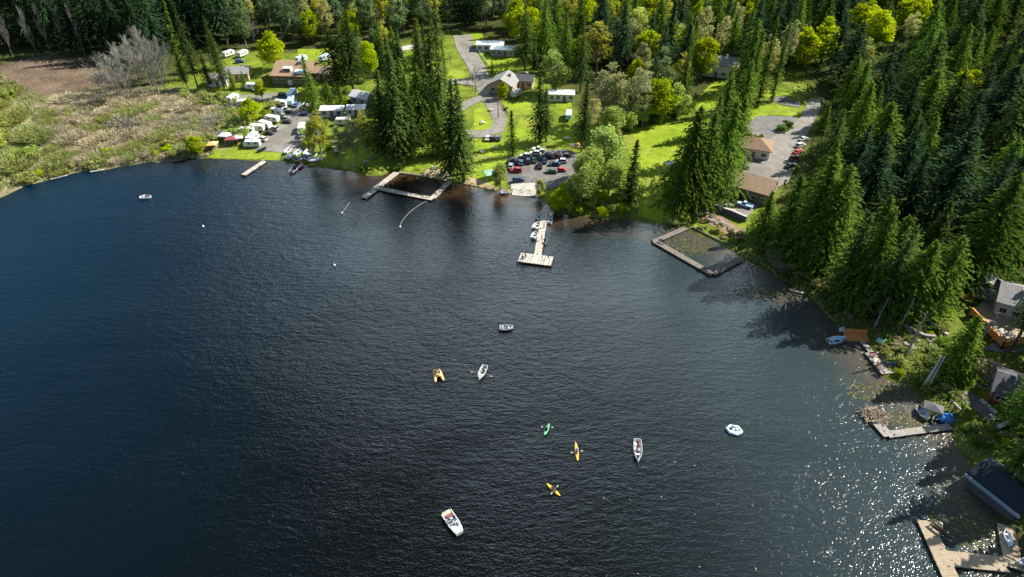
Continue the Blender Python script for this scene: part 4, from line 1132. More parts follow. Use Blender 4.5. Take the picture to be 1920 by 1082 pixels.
# ---------------------------------------------------------------- boats
def hull_rings(L, Wd, H, bow=1.0, stern=.75, n=13, flat=.6, m=7, rise=.25):
    rings = []
    for i in range(n):
        t = i / (n - 1); x = -L / 2 + L * t
        fb = (1 - max(0, (t - .45) / .55) ** 2.2 * bow); fs = 1 - max(0, (.35 - t) / .35) ** 2 * (1 - stern)
        w = max(.02, Wd / 2 * fb * fs); sheer = H + rise * max(0, (t - .4) / .6) ** 2
        ring = []
        for j in range(m):
            a = math.pi * j / (m - 1); cx = math.cos(a); sx = math.sin(a)
            ring.append((x, w * (abs(cx) ** flat) * (1 if cx > 0 else -1), sheer - (sheer + .12) * sx ** .7))
        rings.append(ring)
    return rings
def open_boat(name, label, a, b, wd, mt, inner='greyboat', bow=1.0, stern=.75, motor=True, cat='boat', seats=2, group=None, z=0.0, H=.5, L=None, ground=False):
    if ground:
        A = np.array(G(*a)); B = np.array(G(*b)); z = A[2] + .25
    else: A = W(*a); B = W(*b)
    d = (B - A)[:2]; LL = L or float(np.linalg.norm(d)); ang = math.atan2(d[1], d[0])
    t = empty(name, (float((A[0] + B[0]) / 2), float((A[1] + B[1]) / 2), z), ang, label, cat, group)
    ro = hull_rings(LL, wd, H, bow, stern); ri = hull_rings(LL * .93, wd * .84, H * .98, bow, stern)
    hb = MB(); hb.loft(ro, 0, closed=False, cap=False); hb.add(ro[0], [tuple(range(len(ro[0])))])
    hb.build('hull', M[mt], t, smooth=False)
    ib = MB(); ri = [[(p[0], p[1], p[2] + .09) for p in r] for r in ri]; ib.loft(ri, 0, closed=False, cap=False); ib.add(ri[0], [tuple(range(len(ri[0])))]); ib.build('cockpit', M[inner], t)
    gb = MB()
    for e in (0, -1):
        for i in range(len(ro) - 1): gb.tube(ro[i][e], ro[i + 1][e], .05, n=5)
    gb.tube(ro[0][0], ro[0][-1], .05, n=5)
    gb.build('gunwale', M[mt], t)
    for k in range(seats):
        x = -LL * .25 + LL * .42 * k / max(1, seats - 1)
        s = MB(); s.box((x, 0, H * .75), (.32, wd * .86, .06)); s.build('seat', M[inner], t)
    if motor:
        m = MB(); m.box((-LL / 2 - .2, 0, H + .22), (.36, .3, .42), tx=.8, ty=.8); m.box((-LL / 2 - .18, 0, H - .25), (.14, .1, .7)); m.build('outboard', M['black'], t)
    return t, ang, LL
def kayak(label, a, b, mt, shirt=None, plabel=None, L=None, group=None):
    A, B = W(*a), W(*b); d = B - A; LL = L or float(np.linalg.norm(d)); ang = math.atan2(d[1], d[0]); c = (A + B) / 2
    t = empty('kayak', (c[0], c[1], 0), ang, label, 'kayak', group)
    rings = []
    for i in range(15):
        s = i / 14; x = -LL / 2 + LL * s; w = max(.015, .36 * math.sin(math.pi * min(max(s, .01), .99)) ** .62)
        up = .26 + .10 * abs(2 * s - 1) ** 3; rings.append([(x, w * math.cos(q), up - .12 + (up - .08 if math.sin(q) < 0 else .12) * math.sin(q) * (.35 + .65 * min(1, w / .3))) for q in [2 * math.pi * j / 12 for j in range(12)]])
    h = MB(); h.loft(rings); h.build('hull', M[mt], t, smooth=True)
    ck = MB(); n = 14
    ring = lambda r1, r2, z: [(-.1 + r1 * math.cos(2 * math.pi * j / n), r2 * math.sin(2 * math.pi * j / n), z) for j in range(n)]
    ck.loft([ring(.56, .27, .24), ring(.53, .25, .305), ring(.45, .19, .30), ring(.42, .17, .20)], closed=True); ck.build('cockpit', M['black'], t)
    st = MB(); st.box((-.42, 0, .36), (.08, .34, .28)); st.build('seat', M['black'], t)
    if shirt:
        person('sit', (c[0] - .12 * math.cos(ang), c[1] - .12 * math.sin(ang), .12), ang, plabel, shirt)
        p = empty('paddle', (c[0] + .3 * math.cos(ang), c[1] + .3 * math.sin(ang), .5), ang + R(14), 'double bladed paddle held across the ' + label, 'paddle')
        s = MB(); s.tube((0, -1.1, .06), (0, 1.1, -.04), .02, n=6); s.build('shaft', M['black'], p)
        for q in (-1, 1):
            s = MB(); s.loft([[(x * wq, q * y, -q * .045 + .01 * zq) for x, zq in ((-1, -1), (1, -1), (1, 1), (-1, 1))] for y, wq in ((.72, .03), (.85, .09), (1.05, .10), (1.15, .04))]); s.build('blade', M['white'], p)
    return t
kayak('yellow kayak pointing to the lower right', (1025, 908), (1050, 931), 'yellow', 'shirt_dark', 'person in dark top seated in the yellow kayak', 3.4)
kayak('orange kayak lying straight up and down the picture', (1079, 830), (1083, 866), 'orange', 'shirt_white', 'person in white top seated in the orange kayak', 4.4)
kayak('green kayak above the orange one', (1020, 819), (1030, 794), 'green', 'shirt_blue', 'person in blue top seated in the green kayak', 3.0)

def people_boat(bt, ang, pts, z):
    for (dx, dy, sh, lab, pose) in pts:
        c, s = math.cos(ang), math.sin(ang)
        person(pose, (bt.location.x + dx * c - dy * s, bt.location.y + dx * s + dy * c, z), ang + random.uniform(-.5, .5), lab, sh)
b_, an, L_ = open_boat('rowing_boat', 'long pale grey rowing boat right of the kayaks, pointing towards the viewer', (1195, 826), (1196, 868), 1.5, 'greyboat', 'white', motor=False, seats=3)
people_boat(b_, an, ((-.9, .1, 'shirt_red', 'person in red top at the stern of the pale grey rowing boat', 'sit'), (.1, -.1, 'shirt_white', 'person in white top amidships in the pale grey rowing boat', 'sit')), .3)
b_, an, L_ = open_boat('rowing_boat', 'small white rowing boat beside the tan pedal boat', (910, 688), (898, 713), 1.4, 'white', 'greyboat', motor=False)
people_boat(b_, an, ((-.7, 0, 'shirt_dark', 'person in dark top in the small white rowing boat', 'sit'),), .3)
for s in (-1, 1):
    o = MB(); o.tube((0, 0, 0), (.35, s * 1.9, -.28), .025, n=6); o.box((.42, s * 2.1, -.31), (.14, .5, .04)); q = o.build('oar', M['whitewood'], None, (b_.location.x, b_.location.y, .55), an)
    tag(q, ('left' if s > 0 else 'right') + ' oar of the small white rowing boat', 'oar')
b_, an, L_ = open_boat('motor_boat', 'white motor boat lying sideways in mid lake', (937, 617), (962, 616), 1.6, 'white', 'greyboat', seats=2)
people_boat(b_, an, ((-.5, 0, 'shirt_dark', 'person in dark top in the sideways white motor boat', 'sit'),), .3)
b_, an, L_ = open_boat('motor_boat', 'white boat alone far out at left near the marsh', (263, 372), (285, 371), 1.7, 'white', 'greyboat', seats=2)
people_boat(b_, an, ((-.4, 0, 'shirt_white', 'person in white top in the lone boat at left', 'sit'), (.7, 0, 'shirt_dark', 'person in dark top in the lone boat at left', 'sit')), .3)

# white deck boat in the foreground
A, B = W(838, 966), W(861, 1000); d = B - A; an = math.atan2(d[1], d[0]); c = (A + B) / 2
db = empty('deck_boat', (c[0], c[1], 0), an, 'white deck boat with blunt bow and maroon seats, nearest the viewer', 'boat')
L_ = 5.2
ro = hull_rings(L_, 2.25, .72, bow=.32, stern=.97, flat=.35, rise=.12)
h = MB(); h.loft(ro, 0, closed=False, cap=False); h.add(ro[0], [tuple(range(7))]); h.add(ro[-1], [tuple(range(7))]); h.build('hull', M['white'], db)
b = MB(); b.box((-.75, 0, .40), (3.2, 1.86, .06)); b.build('floor', M['greyboat'], db)
b = MB(); b.prism([(.85, -1.02), (1.7, -.98), (2.55, -.76), (2.55, .76), (1.7, .98), (.85, 1.02)], .62, .80); o = b.build('bow_deck', M['white'], db); bevel(o, .05)
b = MB(); b.box((2.0, 0, .83), (.42, .36, .05)); b.build('hatch', M['greyboat'], db)
for s in (-1, 1):
    b = MB(); b.box((-.85, s * 1.03, .80), (3.4, .16, .10)); b.build('gunwale', M['white'], db)
b = MB(); b.box((-2.2, -.1, .68), (.6, 1.7, .5)); b.box((-2.48, -.1, .98), (.14, 1.7, .4)); o = b.build('stern_seat', M['beige'], db); bevel(o, .06)
b = MB(); b.box((-1.55, .1, .62), (.55, 1.2, .4)); o = b.build('engine_cover', M['maroon'], db); bevel(o, .06)
b = MB(); b.box((-.1, -.5, .75), (.5, .7, .65)); o = b.build('console', M['white'], db); bevel(o, .05)
b = MB(); b.add([(.15, -.85, 1.05), (.15, -.15, 1.05), (-.02, -.2, 1.45), (-.02, -.8, 1.45)], [(0, 1, 2, 3)]); o = b.build('windscreen', M['glass'], db); o.modifiers.new('thick', 'SOLIDIFY').thickness = .03
b = MB(); b.box((.5, .45, .6), (.5, .8, .35)); o = b.build('bench', M['paleblue'], db); bevel(o, .05)
b = MB(); b.box((-2.85, 0, .75), (.4, .36, .6), tx=.8, ty=.8); b.box((-2.8, 0, .2), (.16, .12, .8)); b.build('outboard', M['black'], db)
db.scale = (.88, .88, .88)
people_boat(db, an, ((-.75, -.4, 'shirt_dark', 'person in dark top at the helm of the deck boat', 'sit'), (-.6, .55, 'shirt_blue', 'person in blue top in the middle of the deck boat', 'sit'), (.45, .3, 'shirt_white', 'person in white top near the bow of the deck boat', 'sit')), .5)

# tan pedal boat: two floats, raised seat body
A, B = W(819, 697), W(824, 716); d = B - A; an = math.atan2(d[1], d[0]); c = (A + B) / 2
pb = empty('pedal_boat', (c[0], c[1], 0), an, 'tan orange pedal boat with two forked floats, left of the small white boat', 'pedal boat')
for s in (-1, 1):
    b = MB(); b.loft([[(x + .1, s * (.62 + .16 * max(0, x)) + w * math.cos(q), .2 + hh * math.sin(q)) for q in [2 * math.pi * j / 8 for j in range(8)]] for x, w, hh in ((-1.4, .18, .16), (-1.1, .32, .28), (.4, .34, .30), (1.1, .27, .26), (1.55, .08, .12))]); b.build('float', M['tanplastic'], pb, smooth=True)
b = MB(); b.box((-.35, 0, .52), (1.6, 1.5, .22)); o = b.build('body', M['tanplastic'], pb); bevel(o, .08)
for s in (-1, 1):
    b = MB(); b.box((-.6, s * .38, .72), (.5, .5, .2)); b.box((-.86, s * .38, .98), (.14, .5, .5)); o = b.build('seat', M['yellow'], pb); bevel(o, .05)
b = MB(); b.box((.25, 0, .78), (.3, .4, .4)); b.build('console', M['tanplastic'], pb)
people_boat(pb, an, ((-.55, .38, 'shirt_white', 'person in white top in the tan pedal boat, right seat', 'sit'), (-.55, -.38, 'shirt_dark', 'person in dark top in the tan pedal boat, left seat', 'sit')), .6)

# pale blue inflatable raft
c = W(1376, 808); rf_ = empty('inflatable_raft', (c[0], c[1], 0), R(-18), 'pale blue six sided inflatable raft at right of the rowing boats', 'raft')
P6 = [(1.35 * math.cos(R(60 * k)), 1.05 * math.sin(R(60 * k)), .25) for k in range(6)]
b = MB()
for k in range(6):
    b.tube(P6[k], P6[(k + 1) % 6], .27, n=10); b.ball(P6[k], .275, 10, 6)
b.build('tube_ring', M['paleblue'], rf_, smooth=True)
b = MB(); b.prism([(p[0], p[1]) for p in P6], .08, .18); b.build('floor', M['white'], rf_)
for q, mt in (((.45, .2), 'white'), ((-.55, .15), 'black')):
    b = MB(); b.ball((q[0], q[1], .36), .32, 10, 6, sq=(1, 1, .55)); b.build('cushion', M[mt], rf_, smooth=True)

# boats at the docks
BG = 'small boats tied along the T dock'
open_boat('moored_boat', 'white boat tied highest on the left side of the T dock', (1006, 414), (1014, 404), 1.4, 'greyboat', 'white', group=BG)
open_boat('moored_boat', 'broad white boat tied in the middle of the T dock left side', (1002, 431), (1010, 419), 1.9, 'white', 'white', group=BG)
open_boat('moored_boat', 'pale blue boat tied lowest on the left side of the T dock', (999, 449), (1005, 437), 1.6, 'paleblue', 'white', group=BG)
open_boat('moored_boat', 'white boat tied on the right side of the T dock', (1030, 421), (1033, 407), 1.5, 'white', 'greyboat', group=BG)
open_boat('moored_boat', 'small dark boat tied low on the right side of the T dock', (1019, 459), (1023, 450), 1.2, 'silver', 'black', group=BG)
open_boat('moored_boat', 'white boat moored beside the orange cedar landing', (1552, 643), (1584, 636), 2.0, 'white', 'paleblue')
open_boat('moored_boat', 'white boat with red end by the shore left of the tents', (546, 325), (559, 312), 1.8, 'white', 'darkblue')
open_boat('moored_boat', 'small red boat pulled in next to the white one with red end', (560, 317), (569, 309), 1.3, 'red', 'white', motor=False)
open_boat('dinghy', 'grey dinghy on the boat lift at the corner dock', (1722, 770), (1738, 792), 1.9, 'silver', 'greyboat', z=.3)
open_boat('dinghy', 'pale dinghy tied along the inside of the corner dock', (1748, 796), (1776, 793), 1.4, 'whitewood', 'black', motor=False)
open_boat('canoe', 'pale blue canoe lying on the tan plank dock', (1881, 1001), (1890, 1031), 1.1, 'paleblue', 'greyboat', motor=False, cat='canoe', z=.62, stern=.1)
open_boat('canoe', 'pale canoe at the very corner of the plank dock', (1905, 1062), (1930, 1056), 1.0, 'white', 'greyboat', motor=False, cat='canoe', z=.62, stern=.1)
open_boat('dinghy', 'small grey dinghy on the shore left of the concrete ramp', (938, 364), (954, 364), 1.3, 'silver', 'greyboat', motor=False, z=.15)
SG = 'rowing boats pulled up on the shore at the left lot'
for i, (px, py, dx, dy, mt, lab) in enumerate(((541, 283, 5, -7, 'white', 'white rowing boat pulled ashore, farthest left by the lot'), (548, 292, 7, -6, 'paleblue', 'pale blue rowing boat pulled ashore below the white one'), (559, 287, 6, -7, 'white', 'white rowing boat ashore in the middle of the beached boats'), (566, 298, 9, -4, 'greyboat', 'grey rowing boat ashore nearest the water'),
        (577, 286, 5, -8, 'paleblue', 'pale blue rowing boat ashore right of the middle'), (584, 295, 8, -4, 'white', 'white rowing boat ashore under the yellow green tree'), (592, 302, 9, -2, 'silver', 'silver rowing boat ashore farthest right'))):
    open_boat('beached_boat', lab, (px - dx, py - dy), (px + dx, py + dy), 1.7, mt, 'darkblue' if i % 2 else 'greyboat', motor=False, group=SG, ground=True, L=4.6)
open_boat('beached_boat', 'dark rowing boat lying on the bright lawn at left', (488, 285), (497, 281), 1.2, 'darkblue', 'black', motor=False, ground=True, L=3.0)

# people on docks
for i, (px, py, sh, lab) in enumerate(((980, 477, 'shirt_red', 'person in red top at the far left corner of the T dock'), (985, 484, 'shirt_dark', 'person in dark top second from left on the T dock platform'), (980, 489, 'shirt_blue', 'person in blue top at the near left corner of the T dock'),
        (1028, 486, 'shirt_dark', 'person in dark top at the right end of the T dock platform'), (1020, 428, 'shirt_red', 'person in red top halfway along the T dock walkway'), (1016, 450, 'shirt_white', 'person in white top low on the T dock walkway'))):
    x, y = W(px, py, .5); person('stand', (x, y, .5), R(40 * i), lab, sh)
for i, (px, py, z, sh, lab) in enumerate(((1379, 473, .6, 'shirt_white', 'person in white top by the inner corner of the square dock'), (1659, 690, .5, 'shirt_dark', 'person in dark top among the benches of the weathered dock'))):
    x, y = W(px, py, z); person('stand', (x, y, z), R(200 * i), lab, sh)

def bench(name, label, px, py, rz, z=.5, L=1.8, mt='piling', dz=None, group=None):
    if dz is None: x, y = W(px, py, z)
    else: x, y, z = G(px, py)
    t = empty(name, (x, y, z + .03), R(rz), label, 'bench', group)
    b = MB()
    for k in range(4): b.box((0, -.2 + .13 * k, .45), (L, .11, .05))
    b.build('seat', M[mt], t)
    b = MB()
    for k in range(3): b.box((0, .30 + .02 * k, .62 + .14 * k), (L, .05, .11))
    b.build('backrest', M[mt], t)
    for s in (-1, 1):
        b = MB(); b.box((s * (L / 2 - .15), -.1, .21), (.09, .09, .42)); b.build('leg', M[mt], t)
        b = MB(); b.box((s * (L / 2 - .15), .27, .42), (.09, .09, .84)); b.build('leg', M[mt], t)
def picnic_table(label, px, py, rz, mt='whitewood', z=None, group=None):
    if z is None: x, y, z = G(px, py)
    else: x, y = W(px, py, z)
    t = empty('picnic_table', (x, y, z + .03), R(rz), label, 'table', group)
    b = MB()
    for k in range(5): b.box((0, -.3 + .15 * k, .74), (1.8, .135, .05))
    b.build('tabletop', M[mt], t)
    for s in (-1, 1):
        b = MB(); b.box((0, s * .68, .44), (1.8, .26, .05)); b.build('bench', M[mt], t)
        b = MB(); b.tube((s * .65, -.6, 0), (s * .65, -.15, .73), .05, n=4); b.tube((s * .65, .6, 0), (s * .65, .15, .73), .05, n=4); b.box((s * .65, 0, .4), (.06, 1.5, .08)); b.build('leg', M[mt], t)
bench('bench', 'dark slatted bench on the inner edge of the tan plank dock', 1764, 1003, -56, .5, 3.2)
bench('bench', 'pair of dark planks seat standing left of that bench on the plank dock', 1758, 998, -56, .5, 3.0, 'plank_dark')
bench('bench', 'small bench near the left corner of the square dock', 1240, 456, -35, .55, 1.6, 'piling')
CG = 'garden chairs on the weathered dock'
for i, (px, py, mt, lab) in enumerate(((1636, 668, 'maroon', 'maroon bench at the left edge of the weathered dock'), (1641, 678, 'whitewood', 'pale wooden bench on the weathered dock'), (1647, 688, 'maroon', 'maroon bench in the middle of the weathered dock'), (1654, 699, 'whitewood', 'pale bench at the near end of the weathered dock'), (1668, 684, 'blue', 'blue bench at the right edge of the weathered dock'), (1660, 672, 'plank_dark', 'dark bench at the back of the weathered dock'))):
    bench('bench', lab, px, py, 40 * i, .5, 1.5, mt, group=CG)
TG = 'picnic tables on the lakeside grass'
for i, (px, py, lab) in enumerate(((700, 296, 'picnic table on the shaded grass left of the fir clump'), (686, 306, 'picnic table nearest the water left of the fir clump'), (904, 286, 'picnic table on the grass between loop road and lake'), (929, 279, 'picnic table beside the slender cypress'), (905, 232, 'picnic table on the lawn inside the road loop'), (920, 208, 'picnic table at the top of the lawn inside the road loop'), (1063, 262, 'picnic table on the bright grass right of the two trunked fir'), (815, 316, 'picnic table on the lawn by the swim beach'))):
    picnic_table(lab, px, py, 25 * i, group=TG)
for i, (px, py, mt, lab) in enumerate(((1336, 378, 'tanplastic', 'tan table at the left end of the hall terrace'), (1347, 383, 'beige', 'pale table second along the hall terrace'), (1358, 389, 'whitewood', 'grey table third along the hall terrace'), (1372, 397, 'whitewood', 'grey table at the right end of the hall terrace'))):
    picnic_table(lab, px, py, -30, mt, group='tables on the hall terrace')
for i, (px, py, lab) in enumerate(((1858, 612, 'pale table at the left of the lake house deck'), (1876, 625, 'pale table at the middle of the lake house deck'), (1893, 632, 'pale table at the right of the lake house deck'))):
    picnic_table(lab, px, py, 20 * i, 'whitewood', z=hz + 1.0, group='tables on the lake house deck')

# buoys, floating ropes
for px, py, lab in ((627, 498, 'lone white buoy in open water left of centre'), (381, 425, 'tiny white buoy out from the small dock at left'), (641, 400, 'white buoy at the end of the short floating rope'), (750, 426, 'white buoy at the end of the curved floating rope')):
    x, y = W(px, py); t = empty('buoy', (x, y, 0), 0, lab, 'buoy')
    b = MB(); b.ball((0, 0, .12), .32, 12, 8); b.build('float', M['white'], t, smooth=True)
    b = MB(); b.tube((0, 0, .4), (0, 0, .62), .05); b.build('ring', M['orange'], t)
def rope(label, pts, r=.045):
    P = [W(*p, .04) for p in pts]; b = MB()
    for i in range(len(P) - 1):
        for k in range(4):
            a = P[i] + (P[i + 1] - P[i]) * k / 4; c = P[i] + (P[i + 1] - P[i]) * (k + 1) / 4
            b.tube((a[0], a[1], .04), (c[0], c[1], .04), r, n=5)
    tag(b.build('floating_rope', M['rope']), label, 'rope')
rope('long curved floating rope hanging out from the swim dock', [(750, 425), (752, 418), (757, 410), (765, 401), (775, 392), (788, 383), (800, 377)])
rope('short floating rope left of the swim dock walkway', [(641, 400), (646, 393), (651, 386), (656, 379)], .035)

# rocks, brush, tarps, logs
def rock(label, px, py, r, group, water=False):
    if water: x, y = W(px, py); z = 0
    else: x, y, z = G(px, py)
    bm = bmesh.new(); bmesh.ops.create_icosphere(bm, subdivisions=2, radius=r)
    s = random.random() * 50
    for v in bm.verts: v.co *= 1 + .28 * math.sin(3 * v.co.x / r + s) * math.cos(2.5 * v.co.y / r + s * 2) + random.uniform(-.07, .07); v.co.z *= .65
    me = bpy.data.meshes.new('rock'); bm.to_mesh(me); bm.free(); me.materials.append(M['rock'])
    o = bpy.data.objects.new('rock', me); COL.objects.link(o); o.location = (x, y, z + r * .15); o.rotation_euler = (0, 0, s)
    tag(o, label, 'rock', group)
for i in range(16):
    t = i / 15; rock('rough grey boulder on the soil slope above the small lawn by the square dock', 1312 + 76 * t + random.uniform(-5, 5), 396 + 44 * t + random.uniform(-7, 7), random.uniform(.5, 1.0), 'boulders above the square dock')
for i in range(22):
    rock('boulder in the garden bank below the orange deck', random.uniform(1700, 1765), random.uniform(598, 655), random.uniform(.3, .7), 'boulders in the lake garden')
for i in range(14):
    px, py = ((1568, 268), (1580, 250), (1590, 240))[i % 3]
    rock('pale boulder in the gap of the right forest', px + random.uniform(-12, 12), py + random.uniform(-12, 12), random.uniform(.9, 1.9), 'pale boulders in the forest gap')
def brush_pile(label, px, py, R0, n, water=False, h=1.2, cat='brush pile'):
    if water: x, y = W(px, py); z = .3
    else: x, y, z = G(px, py)
    b = MB()
    for i in range(n):
        a = random.uniform(0, 6.28); r = R0 * math.sqrt(random.random()); L = random.uniform(.8, 2.6); q = random.uniform(0, 6.28)
        c = Vector((r * math.cos(a), r * math.sin(a), random.uniform(0, h) * (1 - (r / R0) ** 2) + .1)); d = Vector((math.cos(q), math.sin(q), random.uniform(-.3, .5))) * L / 2
        b.tube(c - d, c + d, random.uniform(.05, .13), random.uniform(.02, .06), 5)
    tag(b.build('brush_pile', M['brush'], None, (x, y, z)), label, cat)
brush_pile('heap of cut branches beside the maroon house', 1862, 706, 5.0, 220, h=1.8)
brush_pile('heap of brushwood on the outer corner of the grey L dock', 1641, 783, 2.4, 90, True, .9)
brush_pile('driftwood along the bank above the weathered dock', 1672, 640, 2.2, 50, h=.6)
x, y, z = G(1774, 785); b = MB()
b.loft([[(r * math.cos(q) * 1.2, r * math.sin(q) * .9, zz * (1 + .2 * math.sin(3 * q))) for q in [2 * math.pi * j / 14 for j in range(14)]] for r, zz in ((1.45, 0), (1.25, .55), (.85, .95), (.3, 1.1))])
tag(b.build('tarpaulin', M['tarp'], None, (x, y, z - .1)), 'blue tarpaulin over a mound at the root of the corner dock', 'tarpaulin')
x, y, z = G(1654, 640); b = MB()
b.loft([[(r * math.cos(q) * 1.1, r * math.sin(q) * .8, zz) for q in [2 * math.pi * j / 12 for j in range(12)]] for r, zz in ((1.2, 0), (1.1, .4), (.7, .75), (.2, .85))])
tag(b.build('upturned_boat', M['greencanvas'], None, (x, y, z)), 'pale green upturned dinghy on the bank by the weathered dock', 'boat')
bench('bench', 'pale blue chair standing on the orange cedar landing', 1578, 622, 10, .62, 1.2, 'paleblue')
def log(label, a, b2, r=.28, mt='whitewood', z1=.3):
    A, B = G(*a), G(*b2); b = MB()
    b.tube((0, 0, 0), (B[0] - A[0], B[1] - A[1], B[2] - A[2]), r, r * .7, 8)
    tag(b.build('log', M[mt], None, (A[0], A[1], A[2] + z1)), label, 'log')
log('pale log lying on the bank above the corner dock', (1782, 752), (1800, 770))
log('grey driftwood log at the shore under the right hand cedars', (1480, 545), (1506, 552), .3)
log('bleached log on the marsh shore at left', (96, 338), (128, 330), .3)
log('bleached log on the marsh shore farther right', (170, 324), (196, 320), .25)
log('tan timber edging along the corner of the brush pile garden', (1816, 706), (1838, 730), .25, 'brush')
# ---------------------------------------------------------------- trees: crowns of many small sprays, tapered trunks with limbs
def leaf_mesh(name, C, U, V, val, mt):
    """one kite-shaped leaf clump per row: centre C, half axes U and V"""
    n = len(C)
    P = np.empty((n, 4, 3), np.float32)
    P[:, 0] = C - U; P[:, 1] = C + V * .9 + U * .1; P[:, 2] = C + U; P[:, 3] = C - V * .9 + U * .1
    me = bpy.data.meshes.new(name)
    me.vertices.add(n * 4); me.vertices.foreach_set('co', P.ravel())
    me.loops.add(n * 4); me.polygons.add(n)
    me.loops.foreach_set('vertex_index', np.arange(n * 4, dtype=np.int32))
    me.polygons.foreach_set('loop_start', np.arange(0, n * 4, 4, dtype=np.int32))
    me.update(calc_edges=True)
    a = me.attributes.new('v', 'FLOAT', 'POINT'); a.data.foreach_set('value', np.repeat(np.clip(val, 0, 1), 4).astype(np.float32))
    me.materials.append(mt)
    return me
def unit(v): return v / (np.linalg.norm(v, axis=1, keepdims=True) + 1e-9)
def rdir(r, n): return unit(r.normal(size=(n, 3)))

def conifer_arrays(seed, H=30.0, Rb=4.2, zb=.1, shape=.85, droop=.25, whorl=.55, nb=8, spray=.62, gap=.12, lean_up=0.0, dens=1.0, ex=1.9):
    r = np.random.RandomState(seed)
    C, U, V, val = [], [], [], []
    z = H * zb
    ph = 0
    lump = 1.0
    while z < H * .985:
        t = (z - H * zb) / (H * (1 - zb))
        lump = lump * .6 + .4 * r.uniform(.55, 1.4); Lr = Rb * (.35 * (1 - t) ** .8 + .65 * (1 - t ** ex) ** shape * (1 - .25 * t)) * min(1, .5 + t * 4) * lump
        k = max(4, int(nb * (1 - .4 * t)))
        ph += 2.4
        for i in range(k):
            if r.rand() < gap: continue
            a = ph + 2 * math.pi * (i + r.uniform(-.35, .35)) / k
            L = Lr * r.uniform(.62, 1.22) + .25
            zz = z + r.uniform(-.5, .5) * whorl
            m = max(2, int(L / .62 * dens))
            bv = r.rand()
            for j in range(m):
                f = (j + .6) / m
                d = L * f
                wv = .5 * spray * (1.25 - .55 * f)
                cz = zz + lean_up * d - droop * d * (f + .35)
                c = np.array([math.cos(a) * d, math.sin(a) * d, cz]) + r.normal(size=3) * .16
                al = a + r.uniform(-.9, .9)
                u = np.array([math.cos(al), math.sin(al), -droop * 1.4 + lean_up + r.uniform(-.25, .3)]); u /= np.linalg.norm(u)
                w = np.cross(u, rdir(r, 1)[0] * .6 + np.array([0, 0, 1.0])); w /= np.linalg.norm(w) + 1e-6
                C.append(c); U.append(u * spray * r.uniform(.75, 1.25)); V.append(w * wv * r.uniform(.8, 1.3)); val.append(.18 + .35 * f + .3 * bv + .22 * r.rand() - .1)
        z += whorl * (1 - .35 * t)
    for q in range(14):
        zz = H * (.95 + .05 * q / 13)
        C.append([r.normal() * .08, r.normal() * .08, zz]); U.append([r.normal() * .15, r.normal() * .15, .5]); V.append([.16 * math.cos(q * 2), .16 * math.sin(q * 2), 0]); val.append(.7)
    return np.array(C), np.array(U), np.array(V), np.array(val)

def broad_arrays(seed, H=16.0, Rx=5.5, zb=.18, lobes=22, leaves=110, size=.42, shell=.55, taper=.0, lobe_r=.36):
    r = np.random.RandomState(seed)
    cen = []
    zc, hz = H * (zb + 1) / 2, H * (1 - zb) / 2
    lob = []
    for i in range(lobes):
        d = rdir(r, 1)[0]; f = shell + (1 - shell) * r.rand()
        f *= .78
        zz = d[2] * f
        wr = (1 - taper * max(0, zz + .2))
        p = np.array([d[0] * f * Rx * wr, d[1] * f * Rx * wr, zc + zz * hz])
        lob.append((p, Rx * lobe_r * r.uniform(.7, 1.25) * (1 - .5 * taper * max(0, zz)), r.rand()))
    C, U, V, val = [], [], [], []
    for p, rad, lv in lob:
        n = int(leaves * r.uniform(.7, 1.3))
        d = rdir(r, n); rr = rad * (.35 + .75 * r.rand(n, 1) ** .6)
        c = p + d * rr * np.array([1, 1, .85])
        u = unit(rdir(r, n) + np.array([0, 0, -.2])); w = unit(np.cross(u, unit(d + .8 * rdir(r, n))))
        s = size * r.uniform(.6, 1.4, (n, 1))
        C.append(c); U.append(u * s); V.append(w * s * .75); val.append(np.clip(.2 + .4 * lv + .45 * r.rand(n), 0, 1))
    return np.concatenate(C), np.concatenate(U), np.concatenate(V), np.concatenate(val), lob

def trunk_mesh(name, H, r0, mt, limbs=(), top=.97, wig=.15, seed=0):
    r = np.random.RandomState(seed); b = MB()
    n = 7; pts = [(r.normal() * wig * (k > 0), r.normal() * wig * (k > 0), H * top * k / n - (.8 if k == 0 else 0)) for k in range(n + 1)]
    rad = [r0 * (1 - .93 * k / n) * (1.25 if k == 0 else 1) + .015 for k in range(n + 1)]
    for k in range(n): b.tube(pts[k], pts[k + 1], rad[k], rad[k + 1], 7, cap=False)
    for p, zz, rr in limbs:
        k = min(n - 1, max(0, int(zz / (H * top) * n))); f = zz / (H * top) * n - k
        s = Vector(pts[k]).lerp(Vector(pts[k + 1]), min(1, max(0, f)))
        m = s.lerp(Vector(p), .5) + Vector((0, 0, -.05 * (Vector(p) - s).length))
        b.tube(s, m, rr, rr * .7, 5, cap=False); b.tube(m, Vector(p), rr * .7, rr * .25, 5, cap=False)
    me = bpy.data.meshes.new(name); me.from_pydata(b.v, [], b.f); me.materials.append(mt)
    return me

